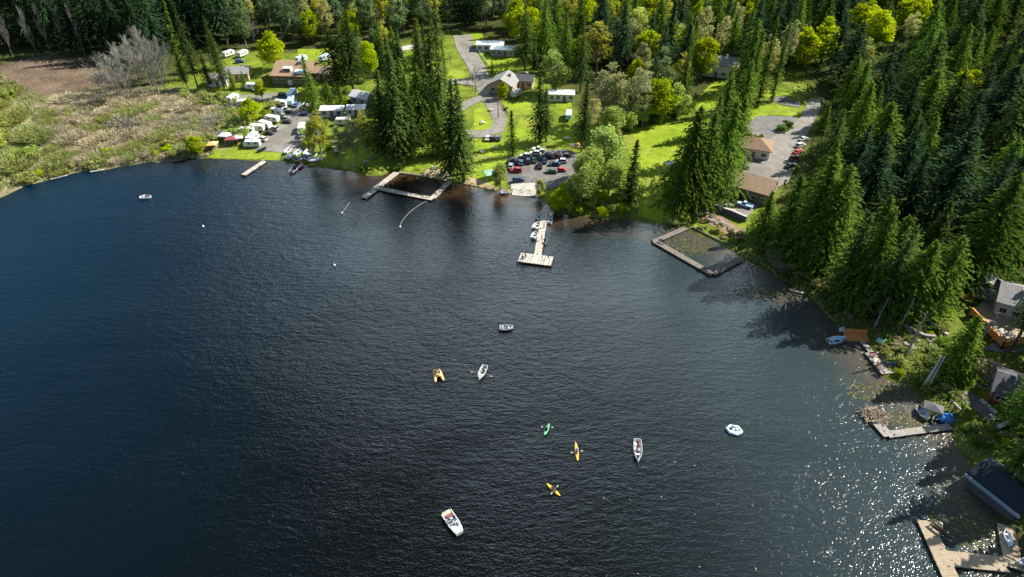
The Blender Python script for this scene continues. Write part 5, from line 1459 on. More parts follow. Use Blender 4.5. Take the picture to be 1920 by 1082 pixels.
def bare_arrays(seed, H=15.0, spread=3.2, n_limb=15, up=1.0):
    """leafless tree: limbs as thin tubes, twigs as slender kites"""
    r = np.random.RandomState(seed); limbs = []; C, U, V, val = [], [], [], []
    for i in range(n_limb):
        z0 = H * r.uniform(.18, .85); a = r.uniform(0, 6.28); L = spread * (1.15 - z0 / H) * r.uniform(.7, 1.3) + .6
        e = np.array([math.cos(a) * L, math.sin(a) * L, z0 + up * L * r.uniform(.7, 1.4)]); s = np.array([0, 0, z0])
        limbs.append((e, z0, .07))
        for k in range(36):
            f = r.uniform(.2, 1.08); p = s + (e - s) * f + r.normal(size=3) * .35
            d = unit(((e - s) / np.linalg.norm(e - s) + .75 * rdir(r, 1)[0] + np.array([0, 0, .35]))[None])[0]
            l = r.uniform(.35, .9); w = np.cross(d, rdir(r, 1)[0]); w /= np.linalg.norm(w) + 1e-6
            C.append(p + d * l); U.append(d * l); V.append(w * .055); val.append(r.rand())
    for k in range(60):
        C.append([r.normal() * .3, r.normal() * .3, H * r.uniform(.8, 1.02)]); U.append(np.array([r.normal() * .2, r.normal() * .2, .7])); V.append(np.array([.04, .02, 0])); val.append(r.rand())
    return np.array(C), np.array(U), np.array(V), np.array(val), limbs

PROTO = {}
def reg(kind, crown, trunk, H): PROTO.setdefault(kind, []).append((crown, trunk, H))
for s in range(6):      # broad irregular firs
    A = conifer_arrays(10 + s, 30, (5.2, 6.8, 6.0, 7.4, 5.6, 6.6)[s], (.10, .16, .08, .12, .22, .10)[s], 1.15, (.30, .22, .38, .16, .42, .28)[s], .66, 10, .62, (.22, .30, .16, .34, .26, .18)[s], dens=1.2, ex=(2.1, 2.8, 1.7, 2.4, 3.2, 2.0)[s])
    if s % 2: reg('darkfir', leaf_mesh('crown', *A, M['darkfir']), trunk_mesh('trunk', 30, .42, M['bark'], seed=s), 30)
    reg('fir', leaf_mesh('crown', *A, M['fir']), trunk_mesh('trunk', 30, .42, M['bark'], seed=s), 30)
for s in range(6):      # dense drooping cedars
    A = conifer_arrays(30 + s, 24, (5.2, 6.0, 6.6, 5.6, 6.2, 5.0)[s], .05, 1.0, (.40, .30, .48, .36, .52, .25)[s], .50, 12, .50, (.10, .16, .08, .2, .12, .06)[s], dens=1.25, ex=(2.2, 2.7, 3.2, 1.8, 2.5, 3.6)[s])
    reg('cedar', leaf_mesh('crown', *A, M['cedar']), trunk_mesh('trunk', 24, .38, M['bark'], seed=20 + s), 24)
for s in range(2):      # narrow spire
    A = conifer_arrays(50 + s, 26, 2.6, .05, .9, .25, .5, 7, .55, .1)
    reg('spire', leaf_mesh('crown', *A, M['cedar']), trunk_mesh('trunk', 26, .3, M['bark'], seed=30 + s), 26)
for s in range(2):      # young spruce, regular cone
    A = conifer_arrays(60 + s, 18, 4.2, .03, 1.5, .12, .42, 10, .5, .03)
    reg('spruce', leaf_mesh('crown', *A, M['fir']), trunk_mesh('trunk', 18, .28, M['bark'], seed=40 + s), 18)
def broad_kind(kind, mt, bark, seeds, **kw):
    for s in seeds:
        C, U, V, val, lob = broad_arrays(s, **kw)
        H = kw.get('H', 16.0)
        limbs = [(p, max(H * .16, min(p[2] - .6 * math.hypot(p[0], p[1]), H * .8)), .10) for p, rad, lv in lob]
        reg(kind, leaf_mesh('crown', C, U, V, val, M[mt]), trunk_mesh('trunk', H, .3, M[bark], limbs, .85, seed=s), H)
broad_kind('spring', 'spring', 'bark', (1, 2, 3), H=16, Rx=4.9, zb=.06, lobes=40, leaves=85, size=.32, taper=.6, lobe_r=.29)
broad_kind('willow', 'willow', 'greybark', (4, 5), H=14, Rx=4.5, zb=.06, lobes=36, leaves=85, size=.28, taper=.4, lobe_r=.29)
broad_kind('olive', 'olive', 'greybark', (6, 7), H=22, Rx=5.2, zb=.1, lobes=42, leaves=66, size=.32, taper=.5, lobe_r=.28)
broad_kind('pale', 'pale', 'greybark', (8, 9, 10), H=22, Rx=4.7, zb=.1, lobes=42, leaves=60, size=.29, taper=.55, lobe_r=.28)
broad_kind('bluegreen', 'bluegreen', 'greybark', (11, 12, 13), H=22, Rx=5.2, zb=.1, lobes=38, leaves=75, size=.36, taper=.45, lobe_r=.29)
for s in range(3):
    C, U, V, val, limbs = bare_arrays(70 + s)
    reg('bare', leaf_mesh('crown', C, U, V, val, M['twig']), trunk_mesh('trunk', 15, .16, M['greybark'], limbs, 1.0, .1, s), 15)
SHRUB = {}
def shrub_kind(kind, mt, seeds, **kw):
    for s in seeds:
        C, U, V, val, lob = broad_arrays(s, **kw)
        SHRUB.setdefault(kind, []).append(leaf_mesh('shrub', C, U, V, val, M[mt]))
shrub_kind('bright', 'spring', (20, 21), H=3.4, Rx=1.9, zb=-.1, lobes=12, leaves=60, size=.22)
shrub_kind('green', 'marshgreen', (22, 23, 24), H=3.4, Rx=2.1, zb=-.1, lobes=12, leaves=60, size=.24)
shrub_kind('dark', 'cedar', (25, 26), H=3.0, Rx=2.0, zb=-.1, lobes=12, leaves=60, size=.25)
shrub_kind('willowy', 'willow', (27, 28), H=4.4, Rx=2.3, zb=-.1, lobes=14, leaves=70, size=.24)
def twig_shrub(seed, mt, n=900, H=3.2, Rr=1.7):
    r = np.random.RandomState(seed); a = r.uniform(0, 6.28, n); q = r.rand(n) ** .5
    base = np.stack([np.cos(a) * q * Rr * .5, np.sin(a) * q * Rr * .5, r.uniform(0, .4, n)], 1)
    d = unit(np.stack([np.cos(a) * q * .7 + r.normal(size=n) * .25, np.sin(a) * q * .7 + r.normal(size=n) * .25, np.ones(n)], 1))
    f = r.uniform(.15, 1, (n, 1)) * H
    l = r.uniform(.3, .75, (n, 1)); w = unit(np.cross(d, rdir(r, n)))
    return leaf_mesh('shrub', base + d * f * .8, unit(d + .5 * rdir(r, n)) * l, w * .085, r.rand(n), M[mt])
SHRUB['reedy'] = [twig_shrub(s, 'marshgreen', 900, 3.4, 2.3) for s in (11, 12, 13)]
SHRUB['tan'] = [twig_shrub(s, 'tan') for s in (1, 2, 3)]
SHRUB['twig'] = [twig_shrub(s, 'twig', 420, 4.6, 1.8) for s in (4, 5)]

FAR_SHADE = []
NAMES = {'fir': 'fir_tree', 'darkfir': 'fir_tree', 'cedar': 'cedar_tree', 'spire': 'cedar_tree', 'spruce': 'spruce_tree', 'bare': 'bare_tree'}
TREES = []
def tree(kind, x, y, h, label, group=None, wide=1.0, lift=0.0):
    crown, trunk, H = PROTO[kind][rng.randint(len(PROTO[kind]))]
    z = ter(x, y) - .15
    s = h / H
    ws = s * wide
    t = empty(NAMES.get(kind, 'broadleaf_tree'), (x, y, z), rng.uniform(0, 6.28), label, 'tree', group)
    t.scale = (ws, ws, s)
    t.rotation_euler[0] = rng.normal() * .028; t.rotation_euler[1] = rng.normal() * .028
    for nm, me in (('trunk', trunk), ('crown', crown)):
        o = bpy.data.objects.new(nm, me); COL.objects.link(o); o.parent = t
    TREES.append((x, y, PROTO_R.get(kind, 4) * ws))
    return t
PROTO_R = {'fir': 6.0, 'darkfir': 6.0, 'cedar': 5.2, 'spire': 2.4, 'spruce': 3.6, 'spring': 4.3, 'willow': 4, 'olive': 4.6, 'pale': 4.2, 'bluegreen': 4.6, 'bare': 2.6}
def T(kind, px, py, top, label, group=None, wide=1.0):
    x, y, z = G(px, py)
    return tree(kind, x, y, max(3.0, top_h(y, z, top)), label, group, wide * {'fir': 1.0, 'cedar': 1.18, 'willow': 1.1, 'pale': 1.1, 'spring': 1.2, 'olive': 1.15}.get(kind, 1))

# named trees, placed where their trunks stand in the photograph
for a in (
    ('fir', 352, 166, 100, 'dark fir leftmost of the clump before the left cottages'), ('fir', 372, 166, 6, 'very tall slim fir behind the left cottages, right of the bare thicket', None, .7),
    ('spire', 342, 150, 2, 'tall ragged pale tipped fir left of the cottages, its tip near the top edge', None, .9), ('fir', 394, 168, 92, 'dark fir in the middle of the clump before the left cottages'),
    ('fir', 421, 166, 70, 'dark fir between the cream and the grey roofed cottage'), ('fir', 408, 130, 30, 'tall dark fir behind the cream cottage', None, .8),
    ('cedar', 438, 168, 128, 'small dark cedar in front of the grey roofed cottage'), ('cedar', 460, 165, 132, 'small cedar at the right of the grey roofed cottage'),
    ('spring', 519, 132, 50, 'broad yellow green tree standing behind the brown lodge', None, 1.15),
    ('fir', 636, 168, 24, 'tall dark fir at the left of the pair behind the white roofed shed'), ('fir', 662, 172, 18, 'tall dark fir at the right of the pair behind the white roofed shed', None, 1.1), ('fir', 650, 150, 40, 'dark fir behind the pair near the white roofed shed'),
    ('spring', 697, 150, 62, 'narrow vivid yellow tree right of the tall fir pair', None, .62), ('olive', 728, 120, 30, 'tall olive yellow tree behind the vivid yellow one', None, .8), ('olive', 668, 70, 0, 'olive yellow tree near the top edge left of centre'),
    ('cedar', 590, 208, 102, 'slender light cedar in front of the brown lodge', None, .8), ('cedar', 617, 196, 150, 'round dark cedar beside the slender light one'), ('cedar', 640, 194, 160, 'low dark cedar left of the white roofed shed'),
    ('fir', 722, 292, 130, 'fir at the left front of the large central fir clump', None, 1.1), ('fir', 745, 296, 112, 'front fir of the central clump nearest the lawn', None, 1.1), ('fir', 770, 286, 140, 'fir at the right front of the central clump'),
    ('cedar', 758, 262, 110, 'light green cedar in the middle of the central clump'), ('fir', 742, 240, 100, 'fir at the left back of the central clump'), ('cedar', 785, 262, 118, 'cedar in the right part of the central clump'),
    ('fir', 810, 228, 16, 'tallest dark fir of the central clump, tip near the top edge', None, .9), ('fir', 796, 205, 62, 'dark fir left of the tallest central fir', None, .8), ('spire', 836, 160, 70, 'narrow pale cedar left of the main road', None, 1.0),
    ('fir', 822, 258, 96, 'fir behind the swim beach left of the shoreline pair'), ('cedar', 824, 290, 190, 'small light cedar at the left of the shoreline fir pair'), ('fir', 846, 330, 150, 'left fir of the shoreline pair by the swim dock'), ('fir', 869, 342, 150, 'right fir of the shoreline pair, its pale trunk at the water'), ('fir', 868, 290, 175, 'fir behind the shoreline pair'),
    ('spire', 962, 292, 206, 'slender dark cypress above the black parked cars', None, 1.35), ('fir', 984, 132, 3, 'tall wide dark fir beside the white mobile home', None, 1.05), ('fir', 1002, 136, 72, 'dark fir right of the tallest one by the tan bungalow'),
    ('fir', 1012, 268, 140, 'large two trunked fir left of the bright grass', None, 1.15), ('fir', 1024, 266, 165, 'second fir of the two trunked pair'), ('fir', 1088, 172, 40, 'dark fir behind the pale trailer home', None, .8), ('fir', 1090, 285, 150, 'dark fir right of the white camper on the grass', None, .9),
    ('spruce', 1180, 378, 263, 'neat dark cone shaped spruce on the bright meadow edge', None, 1.0),
    ('cedar', 1286, 384, 195, 'tall cedar at the left front of the group on the meadow right side'), ('cedar', 1312, 380, 208, 'tall cedar second from left in the meadow group'), ('cedar', 1337, 366, 186, 'tall cedar in the middle of the meadow group'), ('cedar', 1352, 338, 178, 'tall cedar at the right of the meadow group above the hall'),
    ('cedar', 1270, 390, 268, 'lower cedar at the left foot of the meadow group'), ('cedar', 1345, 300, 140, 'cedar at the back of the meadow group', None, .9), ('fir', 1318, 330, 170, 'dark fir behind the meadow group', None, .8),
    ('spire', 1398, 205, 55, 'upright cedar left of the grassy drive'), ('spire', 1420, 200, 34, 'tall upright cedar at the grassy drive'), ('spire', 1446, 190, 44, 'upright cedar right beside the side drive'), ('cedar', 1382, 245, 110, 'cedar between the brown office and the white house', None, .85), ('cedar', 1350, 250, 125, 'cedar in front of the white house', None, .8), ('olive', 1372, 160, 112, 'small yellow tree right of the white house', None, .8),
    ('willow', 1040, 175, 84, 'grey green broad tree behind the two trunked fir', None, 1.0), ('olive', 1118, 140, 30, 'broad yellow catkin tree right of centre near the top', None, 1.3), ('spring', 1088, 110, 60, 'yellow green tree left of the broad catkin tree near the top', None, 1.2), ('spring', 1396, 62, 0, 'vivid yellow green tree at the top edge above the white house', None, 1.2), ('spring', 1700, 60, -25, 'vivid yellow green tree at the top edge right of the very large one', None, 1.3), ('willow', 1172, 246, 178, 'low pale green tree at the meadow back, left of the vivid one', None, 1.1), ('willow', 1150, 262, 190, 'pale green tree where wood and meadow meet', None, 1.1), ('pale', 1132, 232, 104, 'tall pale budding tree behind the meadow, left one', None, 1.15), ('pale', 1160, 240, 120, 'tall pale budding tree behind the meadow, middle one', None, 1.1), ('pale', 1190, 236, 112, 'tall pale budding tree behind the meadow, right one', None, 1.1), ('pale', 1110, 262, 172, 'pale budding tree at the left corner of the meadow'),
    ('spring', 1232, 228, 133, 'vivid yellow green tree at the back of the meadow', None, 1.2), ('willow', 1268, 222, 148, 'pale green tree right of the vivid one at the meadow', None, 1.0), ('willow', 1204, 238, 178, 'low pale green tree left of the vivid one at the meadow'),
    ('willow', 1128, 335, 228, 'tall pale green willow left of the meadow', None, 1.1), ('willow', 1104, 360, 268, 'pale green willow behind the bright shore shrub', None, 1.1), ('willow', 1142, 372, 290, 'pale green willow nearest the cone shaped spruce'), ('willow', 1088, 388, 300, 'pale green willow at the shore right of the T dock', None, 1.0), ('pale', 1152, 320, 240, 'thin pale tree at the meadow side of the willows', None, .7),
    ('spring', 1050, 398, 346, 'round vivid green tree at the root of the T dock', None, 1.1), ('willow', 1012, 368, 332, 'small round pale tree right of the concrete ramp', None, .9), ('willow', 940, 356, 300, 'small willow on the shore right of the green canopy', None, .9),
    ('olive', 604, 296, 198, 'yellow green tree over the beached rowing boats', None, 1.0), ('pale', 588, 300, 250, 'thin pale tree among the beached boats', None, .8), ('pale', 668, 298, 200, 'pale spreading tree on the grass left of the firs', None, 1.1), ('olive', 690, 285, 200, 'olive tree just left of the central fir clump', None, .8), ('pale', 640, 300, 225, 'pale budding tree by the shore left of the picnic grass', None, .9),
    ('spring', 476, 236, 178, 'bright green tree in the middle of the camper row', None, 1.1), ('spring', 492, 186, 146, 'small bright green tree on the grass above the back lane', None, 1.0), ('spring', 484, 168, 150, 'small green tree beside the white box trailer', None, .9), ('spring', 372, 292, 244, 'vivid green bushy tree at the marsh end of the lawn', None, 1.1),
    ('spring', 944, 186, 150, 'round yellow green tree before the grey gabled house', None, 1.0), ('spruce', 923, 134, 104, 'small dark spruce on the lawn right of the main road', None, .8), ('bare', 893, 180, 122, 'bare grey tree beside the main road', None, 1.2), ('bare', 846, 126, 104, 'bare reddish tree left of the main road'),
    ('spring', 1500, 128, 44, 'big vivid green tree left of the pair over the drive', None, 1.1), ('spring', 1540, 118, 26, 'big vivid green tree right of the pair over the drive', None, 1.1), ('spring', 1632, 92, 2, 'very large yellow green tree near the top, right of centre', None, 1.25), ('olive', 1600, 150, 60, 'olive tree below the very large yellow green one', None, 1.2), ('spring', 1560, 118, 70, 'yellow tree between the vivid pair and the large one', None, .8),
    ('spring', 1742, 128, 88, 'small yellow green tree in the dark right forest', None, .9), ('spring', 1892, 142, 88, 'yellow green tree near the top right corner', None, 1.1), ('spring', 1770, 200, 158, 'small narrow yellow tree in the right forest', None, .7),
    ('cedar', 1782, 704, 592, 'leafy cedar leaning over the garden in front of the orange deck', None, 1.25),
    ('cedar', 1468, 470, 330, 'cedar at the lake corner beside the square dock'), ('cedar', 1500, 490, 292, 'tall cedar at the shore right of the square dock', None, 1.05), ('cedar', 1538, 505, 308, 'tall bright cedar in front of the right forest', None, 1.0), ('cedar', 1430, 440, 356, 'low cedar close to the right end of the hall', None, 1.1), ('fir', 1572, 560, 400, 'dark fir leaning over the shore at the cove', None, 1.05), ('cedar', 1604, 570, 388, 'cedar behind the cove with sunlit right side', None, 1.0), ('fir', 1640, 590, 420, 'dark fir above the orange cedar landing', None, 1.1), ('cedar', 1690, 600, 452, 'bright cedar above the weathered dock', None, 1.1), ('cedar', 1742, 586, 440, 'bright tall cedar left of the lake house', None, 1.1), ('cedar', 1800, 540, 322, 'tall bright cedar behind the orange board fence', None, 1.0), ('cedar', 1850, 525, 352, 'tall bright cedar behind the lake house roof', None, 1.0), ('fir', 1762, 545, 420, 'dark fir between the two bright cedars by the lake house'), ('fir', 1905, 640, 500, 'dark fir growing through the deck at the right edge', None, .9), ('cedar', 1540, 250, 190, 'cedar right of the upper drive in shade', None, .9), ('cedar', 1545, 360, 262, 'cedar along the car row under the right forest'), ('cedar', 1520, 398, 322, 'cedar at the near end of the car row'), ('fir', 1480, 440, 350, 'dark fir right of the hall roof', None, .9),
    ('fir', 1892, 900, 720, 'dark fir over the boathouse at the right edge', None, .8), ('cedar', 1912, 800, 660, 'cedar at the right edge above the boathouse'),
): T(*a)

for px, py, top, l in ((74, 108, 12, 'tall dead spar leftmost at the edge of the dark wood'), (98, 104, 8, 'tall dead spar second from left at the edge of the dark wood'), (128, 100, 14, 'pale dead spar third from left before the dark wood'), (160, 104, 10, 'pale dead spar fourth from left before the dark wood'), (24, 106, 6, 'green tinged dead spar at the far left of the dark wood')):
    T('bare', px, py, top, l, None, .3)
for px, py, h in ((1962, 815, 25), (1972, 720, 27), (1985, 900, 22), (2010, 770, 28), (2030, 860, 26), (2040, 960, 24), (1945, 880, 20), (1960, 930, 22), (1940, 740, 20), (2060, 900, 28), (1990, 1035, 16), (1985, 575, 24), (1995, 620, 20)):
    x, y, z = G(px, py); FAR_SHADE.append((x, y, h)); TREES.append((x, y, 4))
# leaning pale trunks in the lake garden (limbed high, their crowns belong to the cedars above)
def snag(label, px, py, h, lean, r=.3, mt='greybark'):
    x, y, z = G(px, py); b = MB(); n = 6
    for k in range(n): b.tube((lean[0] * k / n, lean[1] * k / n, h * k / n - .3), (lean[0] * (k + 1) / n, lean[1] * (k + 1) / n, h * (k + 1) / n - .3), r * (1 - .1 * k), r * (1 - .1 * (k + 1)), 8, cap=k == n - 1)
    t = empty('tree_snag', (x, y, z), 0, label, 'dead tree'); b.build('trunk', M[mt], t)
    b = MB()
    for k in range(7):
        f = .35 + .09 * k; a = 2.4 * k; b.tube((lean[0] * f, lean[1] * f, h * f), (lean[0] * f + .9 * math.cos(a), lean[1] * f + .9 * math.sin(a), h * f + .35), .06, .02, 5)
    b.build('limbs', M[mt], t)
snag('pale dead trunk leaning in front of the leafy cedar', 1731, 726, 8.5, (1.0, .6), .34, 'whitewood')
snag('second thin pale trunk close beside the leaning pale one', 1739, 727, 8, (1.0, .9), .22, 'whitewood')
snag('grey trunk standing at the bank above the weathered dock', 1697, 668, 12, (.6, .5), .3)
snag('grey trunk left of the bank stones above the weathered dock', 1684, 620, 9, (.8, .6), .28)
snag('grey trunk nearest the orange cedar landing', 1640, 612, 8, (.7, .5), .26)
snag('grey trunk beside the deck parapet, leaning right', 1836, 640, 8, (1.2, .4), .25)
snag('dark trunk crossing before the deck at the right edge', 1880, 672, 11, (1.6, .6), .3, 'bark')

# filled-in forest: scattered by spacing in ground outlines, kept off roads, lots, lawns and houses
BOX = []
def boxes(_):
    if not BOX:
        for poly, mg in EXCL:
            A = np.array(poly); BOX.append((poly, mg, (A[:, 0].min() - mg, A[:, 1].min() - mg, A[:, 0].max() + mg, A[:, 1].max() + mg)))
    return BOX
def blocked(x, y, r, close=.68):
    P = np.array([[x, y]])
    for poly, mg, (a, b, c, d) in boxes(2):
        if a < x < c and b < y < d and (pip(P, poly)[0] or polydist(P, poly)[0] < mg): return True
    for (a, b, c) in TREES:
        if (a - x) ** 2 + (b - y) ** 2 < ((c + r) * close) ** 2: return True
    return False
def in_view(x, y, m=6.0):
    z = ter(x, y)
    for h in (0, 12, 26):
        dep = y * cp + (CAM_H - z - h) * sp
        u = 960 + FPX * x / dep; v = 541 - FPX * (y * sp - (CAM_H - z - h) * cp) / dep
        if -30 < u < 1950 and -20 < v < 1100: return True
    return False
FAR = list(FAR_SHADE)
def fill(poly, spacing, mix, hmin, hmax, label_of, n_try=3500, px=True, wide=(.85, 1.15), seed=1, maxn=999, close=.68):
    r = np.random.RandomState(seed)
    poly = np.array(gpoly(poly)) if px else np.array(poly)
    x0, y0 = poly.min(0); x1, y1 = poly.max(0)
    kinds = [k for k, w in mix]; ww = np.array([w for k, w in mix], float); ww /= ww.sum()
    n = 0
    for _ in range(n_try):
        p = np.array([[r.uniform(x0, x1), r.uniform(y0, y1)]])
        if not pip(p, poly)[0]: continue
        x, y = float(p[0, 0]), float(p[0, 1])
        if shore(x, y) < 2.5: continue
        k = kinds[r.choice(len(kinds), p=ww)]
        h = r.uniform(hmin, hmax) * {'fir': 1.05, 'darkfir': 1.05, 'cedar': .9, 'spire': .95, 'bare': .55, 'spring': .74, 'willow': .74, 'olive': .84, 'pale': .86, 'bluegreen': .8, 'spruce': .6}[k]
        if blocked(x, y, spacing / 1.36, close): continue
        if not in_view(x, y):
            FAR.append((x, y, h)); TREES.append((x, y, 3.6)); continue
        lab, grp = label_of(k)
        tree(k, x, y, h, lab, grp, r.uniform(*wide)); n += 1
        if n >= maxn: break
    return n
KN = {'darkfir': 'very dark blue green fir', 'fir': 'green fir', 'cedar': 'lighter green cedar', 'spire': 'narrow upright cedar', 'spring': 'vivid yellow green tree', 'olive': 'olive yellow budding tree', 'pale': 'pale grey budding tree', 'bluegreen': 'cool green budding tree', 'bare': 'leafless grey tree', 'willow': 'soft pale green tree', 'spruce': 'young spruce'}
def lab(where, group): return lambda k: (KN[k] + ' ' + where, KN[k] + 's ' + group)
FOREST_R = [(1425, 470), (1425, 430), (1470, 400), (1468, 345), (1512, 290), (1545, 215), (1552, 160), (1500, 100), (1520, 20), (1540, -60), (2080, -60), (2080, 300), (2080, 545), (1900, 540), (1770, 560), (1700, 600), (1600, 600), (1560, 588), (1515, 552), (1470, 522)]
keep([(1560, 96), (1720, 96), (1700, 180), (1590, 190)], 0); keep([(1060, 146), (1185, 146), (1185, 240), (1090, 240)], 0); keep([(1450, 335), (1500, 240), (1545, 200), (1535, 300), (1500, 390), (1460, 420)], 0); BOX.clear()
n1 = fill(FOREST_R, 9.0, (('darkfir', .24), ('fir', .24), ('cedar', .46), ('spring', .06), ('pale', .03)), 15, 26, lab('in the dense forest on the right hillside', 'in the right hand forest'), 7000, wide=(1.2, 1.75), close=.74)
n2 = fill([(-160, 150), (-40, 104), (70, 96), (200, 106), (290, 120), (320, 95), (400, 100), (430, 82), (440, 40), (430, -70), (-200, -70)], 7.6, (('darkfir', .8), ('cedar', .12), ('bare', .08)), 26, 36, lab('in the dark wood behind the brown marsh', 'behind the marsh'), 3500, seed=2)
n3 = fill([(430, 84), (470, 96), (500, 70), (560, 86), (640, 84), (700, 76), (740, 72), (860, 50), (960, 60), (960, -70), (430, -70)], 6.4, (('bluegreen', .48), ('pale', .14), ('bare', .08), ('darkfir', .08), ('spring', .12), ('olive', .10)), 20, 29, lab('in the wood along the top edge, left of centre', 'in the top edge wood'), 3000, seed=3)
n4 = fill([(960, 90), (1000, 110), (1030, 130), (1090, 170), (1130, 215), (1190, 215), (1290, 205), (1305, 165), (1330, 125), (1385, 150), (1400, 190), (1460, 165), (1480, 120), (1520, 60), (1540, -70), (960, -70)], 8.2, (('cedar', .30), ('darkfir', .14), ('pale', .20), ('bluegreen', .06), ('willow', .06), ('spring', .14), ('olive', .14)), 20, 29, lab('in the wood behind the meadow and white house', 'behind the meadow'), 4000, seed=4)
#n5
n5 = 0 if True else fill([(1295, 330), (1320, 250), (1400, 250), (1385, 320), (1350, 360), (1300, 375)], 5.0, (('cedar', .8), ('fir', .2)), 18, 24, lab('in the group between meadow and brown office', 'in the meadow group'), 300, seed=5)
n6 = fill([(200, 205), (180, 150), (215, 120), (300, 125), (330, 160), (300, 190)], 3.0, (('bare', 1),), 22, 32, lab('in the thicket at the back of the marsh', 'in the marsh thicket'), 600, seed=6, wide=(.8, 1.2), maxn=22)
n7 = fill([(720, 290), (700, 230), (760, 180), (830, 180), (850, 240), (800, 290)], 4.6, (('fir', .7), ('cedar', .3)), 20, 30, lab('inside the large central clump', 'in the central clump'), 300, seed=7, maxn=3)
n8 = fill([(640, 150), (730, 160), (760, 130), (800, 130), (830, 100), (750, 110), (640, 120)], 5.5, (('fir', .4), ('cedar', .4), ('bluegreen', .2)), 16, 24, lab('behind the central clump near the upper drive', 'behind the central clump'), 300, seed=8, maxn=12)
n9 = fill([(1830, 600), (2060, 560), (2080, 1000), (1960, 980), (1900, 850), (1850, 790), (1930, 680)], 6.0, (('fir', .5), ('cedar', .5)), 16, 24, lab('among the lake houses at the right edge', 'among the lake houses'), 600, seed=9, maxn=14)
print('filled', n1, n2, n3, n4, n5, n6, n7, n8, n9, 'far', len(FAR))

# trees standing wholly outside the picture, only for the shade they throw: one mass
def mass(name, items, base, mt, label):
    C, U, V, val = base; Cs, Us, Vs, vs = [], [], [], []
    for x, y, h in items:
        a = rng.uniform(0, 6.28); s = h / 30.0; c, sn = math.cos(a), math.sin(a); Rm = np.array([[c, -sn, 0], [sn, c, 0], [0, 0, 1]])
        Cs.append(C @ Rm.T * s + np.array([x, y, ter(x, y)])); Us.append(U @ Rm.T * s); Vs.append(V @ Rm.T * s); vs.append(val)
    me = leaf_mesh(name, np.concatenate(Cs), np.concatenate(Us), np.concatenate(Vs), np.concatenate(vs), mt)
    o = bpy.data.objects.new(name, me); COL.objects.link(o); tag(o, label, 'forest', kind='stuff')
if FAR: mass('forest', FAR, conifer_arrays(99, 30, 4.4, .08, .8, .3, 1.1, 7, 1.05, .1, dens=.55), M['fir'], 'dense conifer forest continuing beyond the right edge')

# shrubs
def shrub(kind, x, y, s, label, group=None):
    me = SHRUB[kind][rng.randint(len(SHRUB[kind]))]
    nm = 'leafless_bush' if kind in ('tan', 'twig', 'reedy') else 'shrub'
    o = bpy.data.objects.new(nm, me); COL.objects.link(o)
    o.location = (x, y, ter(x, y) - .1); o.rotation_euler = (0, 0, rng.uniform(0, 6.28)); o.scale = (s * rng.uniform(.8, 1.35), s * rng.uniform(.8, 1.35), s * (.62 if nm == 'leafless_bush' else .85))
    return tag(o, label, nm.replace('_', ' '), group)
def fill_shrub(poly, n, mix, smin, smax, where, group, seed, avoid=False):
    r = np.random.RandomState(seed); P = np.array(gpoly(poly)); x0, y0 = P.min(0); x1, y1 = P.max(0); k = 0; done = []
    kinds = [a for a, w in mix]; ww = np.array([w for a, w in mix], float); ww /= ww.sum()
    for _ in range(n * 30):
        q = np.array([[r.uniform(x0, x1), r.uniform(y0, y1)]])
        if not pip(q, P)[0] or shore(*q[0]) < .8: continue
        s = r.uniform(smin, smax)
        if any((q[0, 0] - a) ** 2 + (q[0, 1] - b) ** 2 < (1.3 * (s + c)) ** 2 for a, b, c in done): continue
        if avoid and blocked_soft(q): continue
        kd = kinds[r.choice(len(kinds), p=ww)]; done.append((q[0, 0], q[0, 1], s))
        shrub(kd, float(q[0, 0]), float(q[0, 1]), s, SN[kd] + ' ' + where, SN[kd] + 's ' + group); k += 1
        if k >= n: break
def blocked_soft(q):
    return any(a < q[0, 0] < c and b < q[0, 1] < d and (pip(q, poly)[0] or polydist(q, poly)[0] < .8) for poly, mg, (a, b, c, d) in boxes(2))
SN = {'reedy': 'pale green twiggy bush', 'bright': 'vivid green bush', 'green': 'fresh green bush', 'dark': 'dark green bush', 'willowy': 'pale green willow bush', 'tan': 'tan leafless bush', 'twig': 'tall grey leafless bush'}
fill_shrub([(-120, 400), (-60, 380), (0, 366), (90, 330), (110, 290), (70, 230), (40, 170), (0, 150), (-140, 180)], 52, (('willowy', .3), ('reedy', .45), ('green', .25)), .9, 2.1, 'at the far left of the marsh', 'at the far left of the marsh', 11)
fill_shrub([(60, 345), (160, 318), (280, 302), (380, 296), (392, 280), (360, 262), (280, 276), (180, 290), (100, 300)], 84, (('green', .3), ('bright', .06), ('tan', .18), ('reedy', .46)), .7, 1.5, 'along the lake edge of the marsh', 'along the marsh shore', 12)
fill_shrub([(100, 290), (180, 288), (280, 272), (370, 262), (420, 225), (400, 185), (330, 176), (220, 185), (150, 185), (80, 200)], 110, (('tan', .75), ('twig', .1), ('reedy', .15)), .8, 1.7, 'in the open middle of the marsh', 'in the open marsh', 13)
fill_shrub([(330, 178), (430, 186), (470, 205), (462, 240), (410, 270), (385, 285), (420, 225)], 42, (('green', .5), ('willowy', .3), ('twig', .2)), .7, 1.4, 'between marsh and campers', 'beside the campers', 14)
fill_shrub([(1030, 398), (1064, 404), (1110, 407), (1170, 410), (1170, 380), (1110, 360), (1060, 350)], 30, (('bright', .35), ('willowy', .35), ('green', .3)), .7, 1.3, 'on the shore right of the T dock', 'right of the T dock', 15)
fill_shrub([(1390, 470), (1430, 440), (1530, 520), (1600, 600), (1560, 590), (1510, 556), (1450, 520)], 18, (('green', .5), ('dark', .3), ('tan', .2)), .5, 1.0, 'on the shaded bank below the right forest', 'below the right forest', 16)
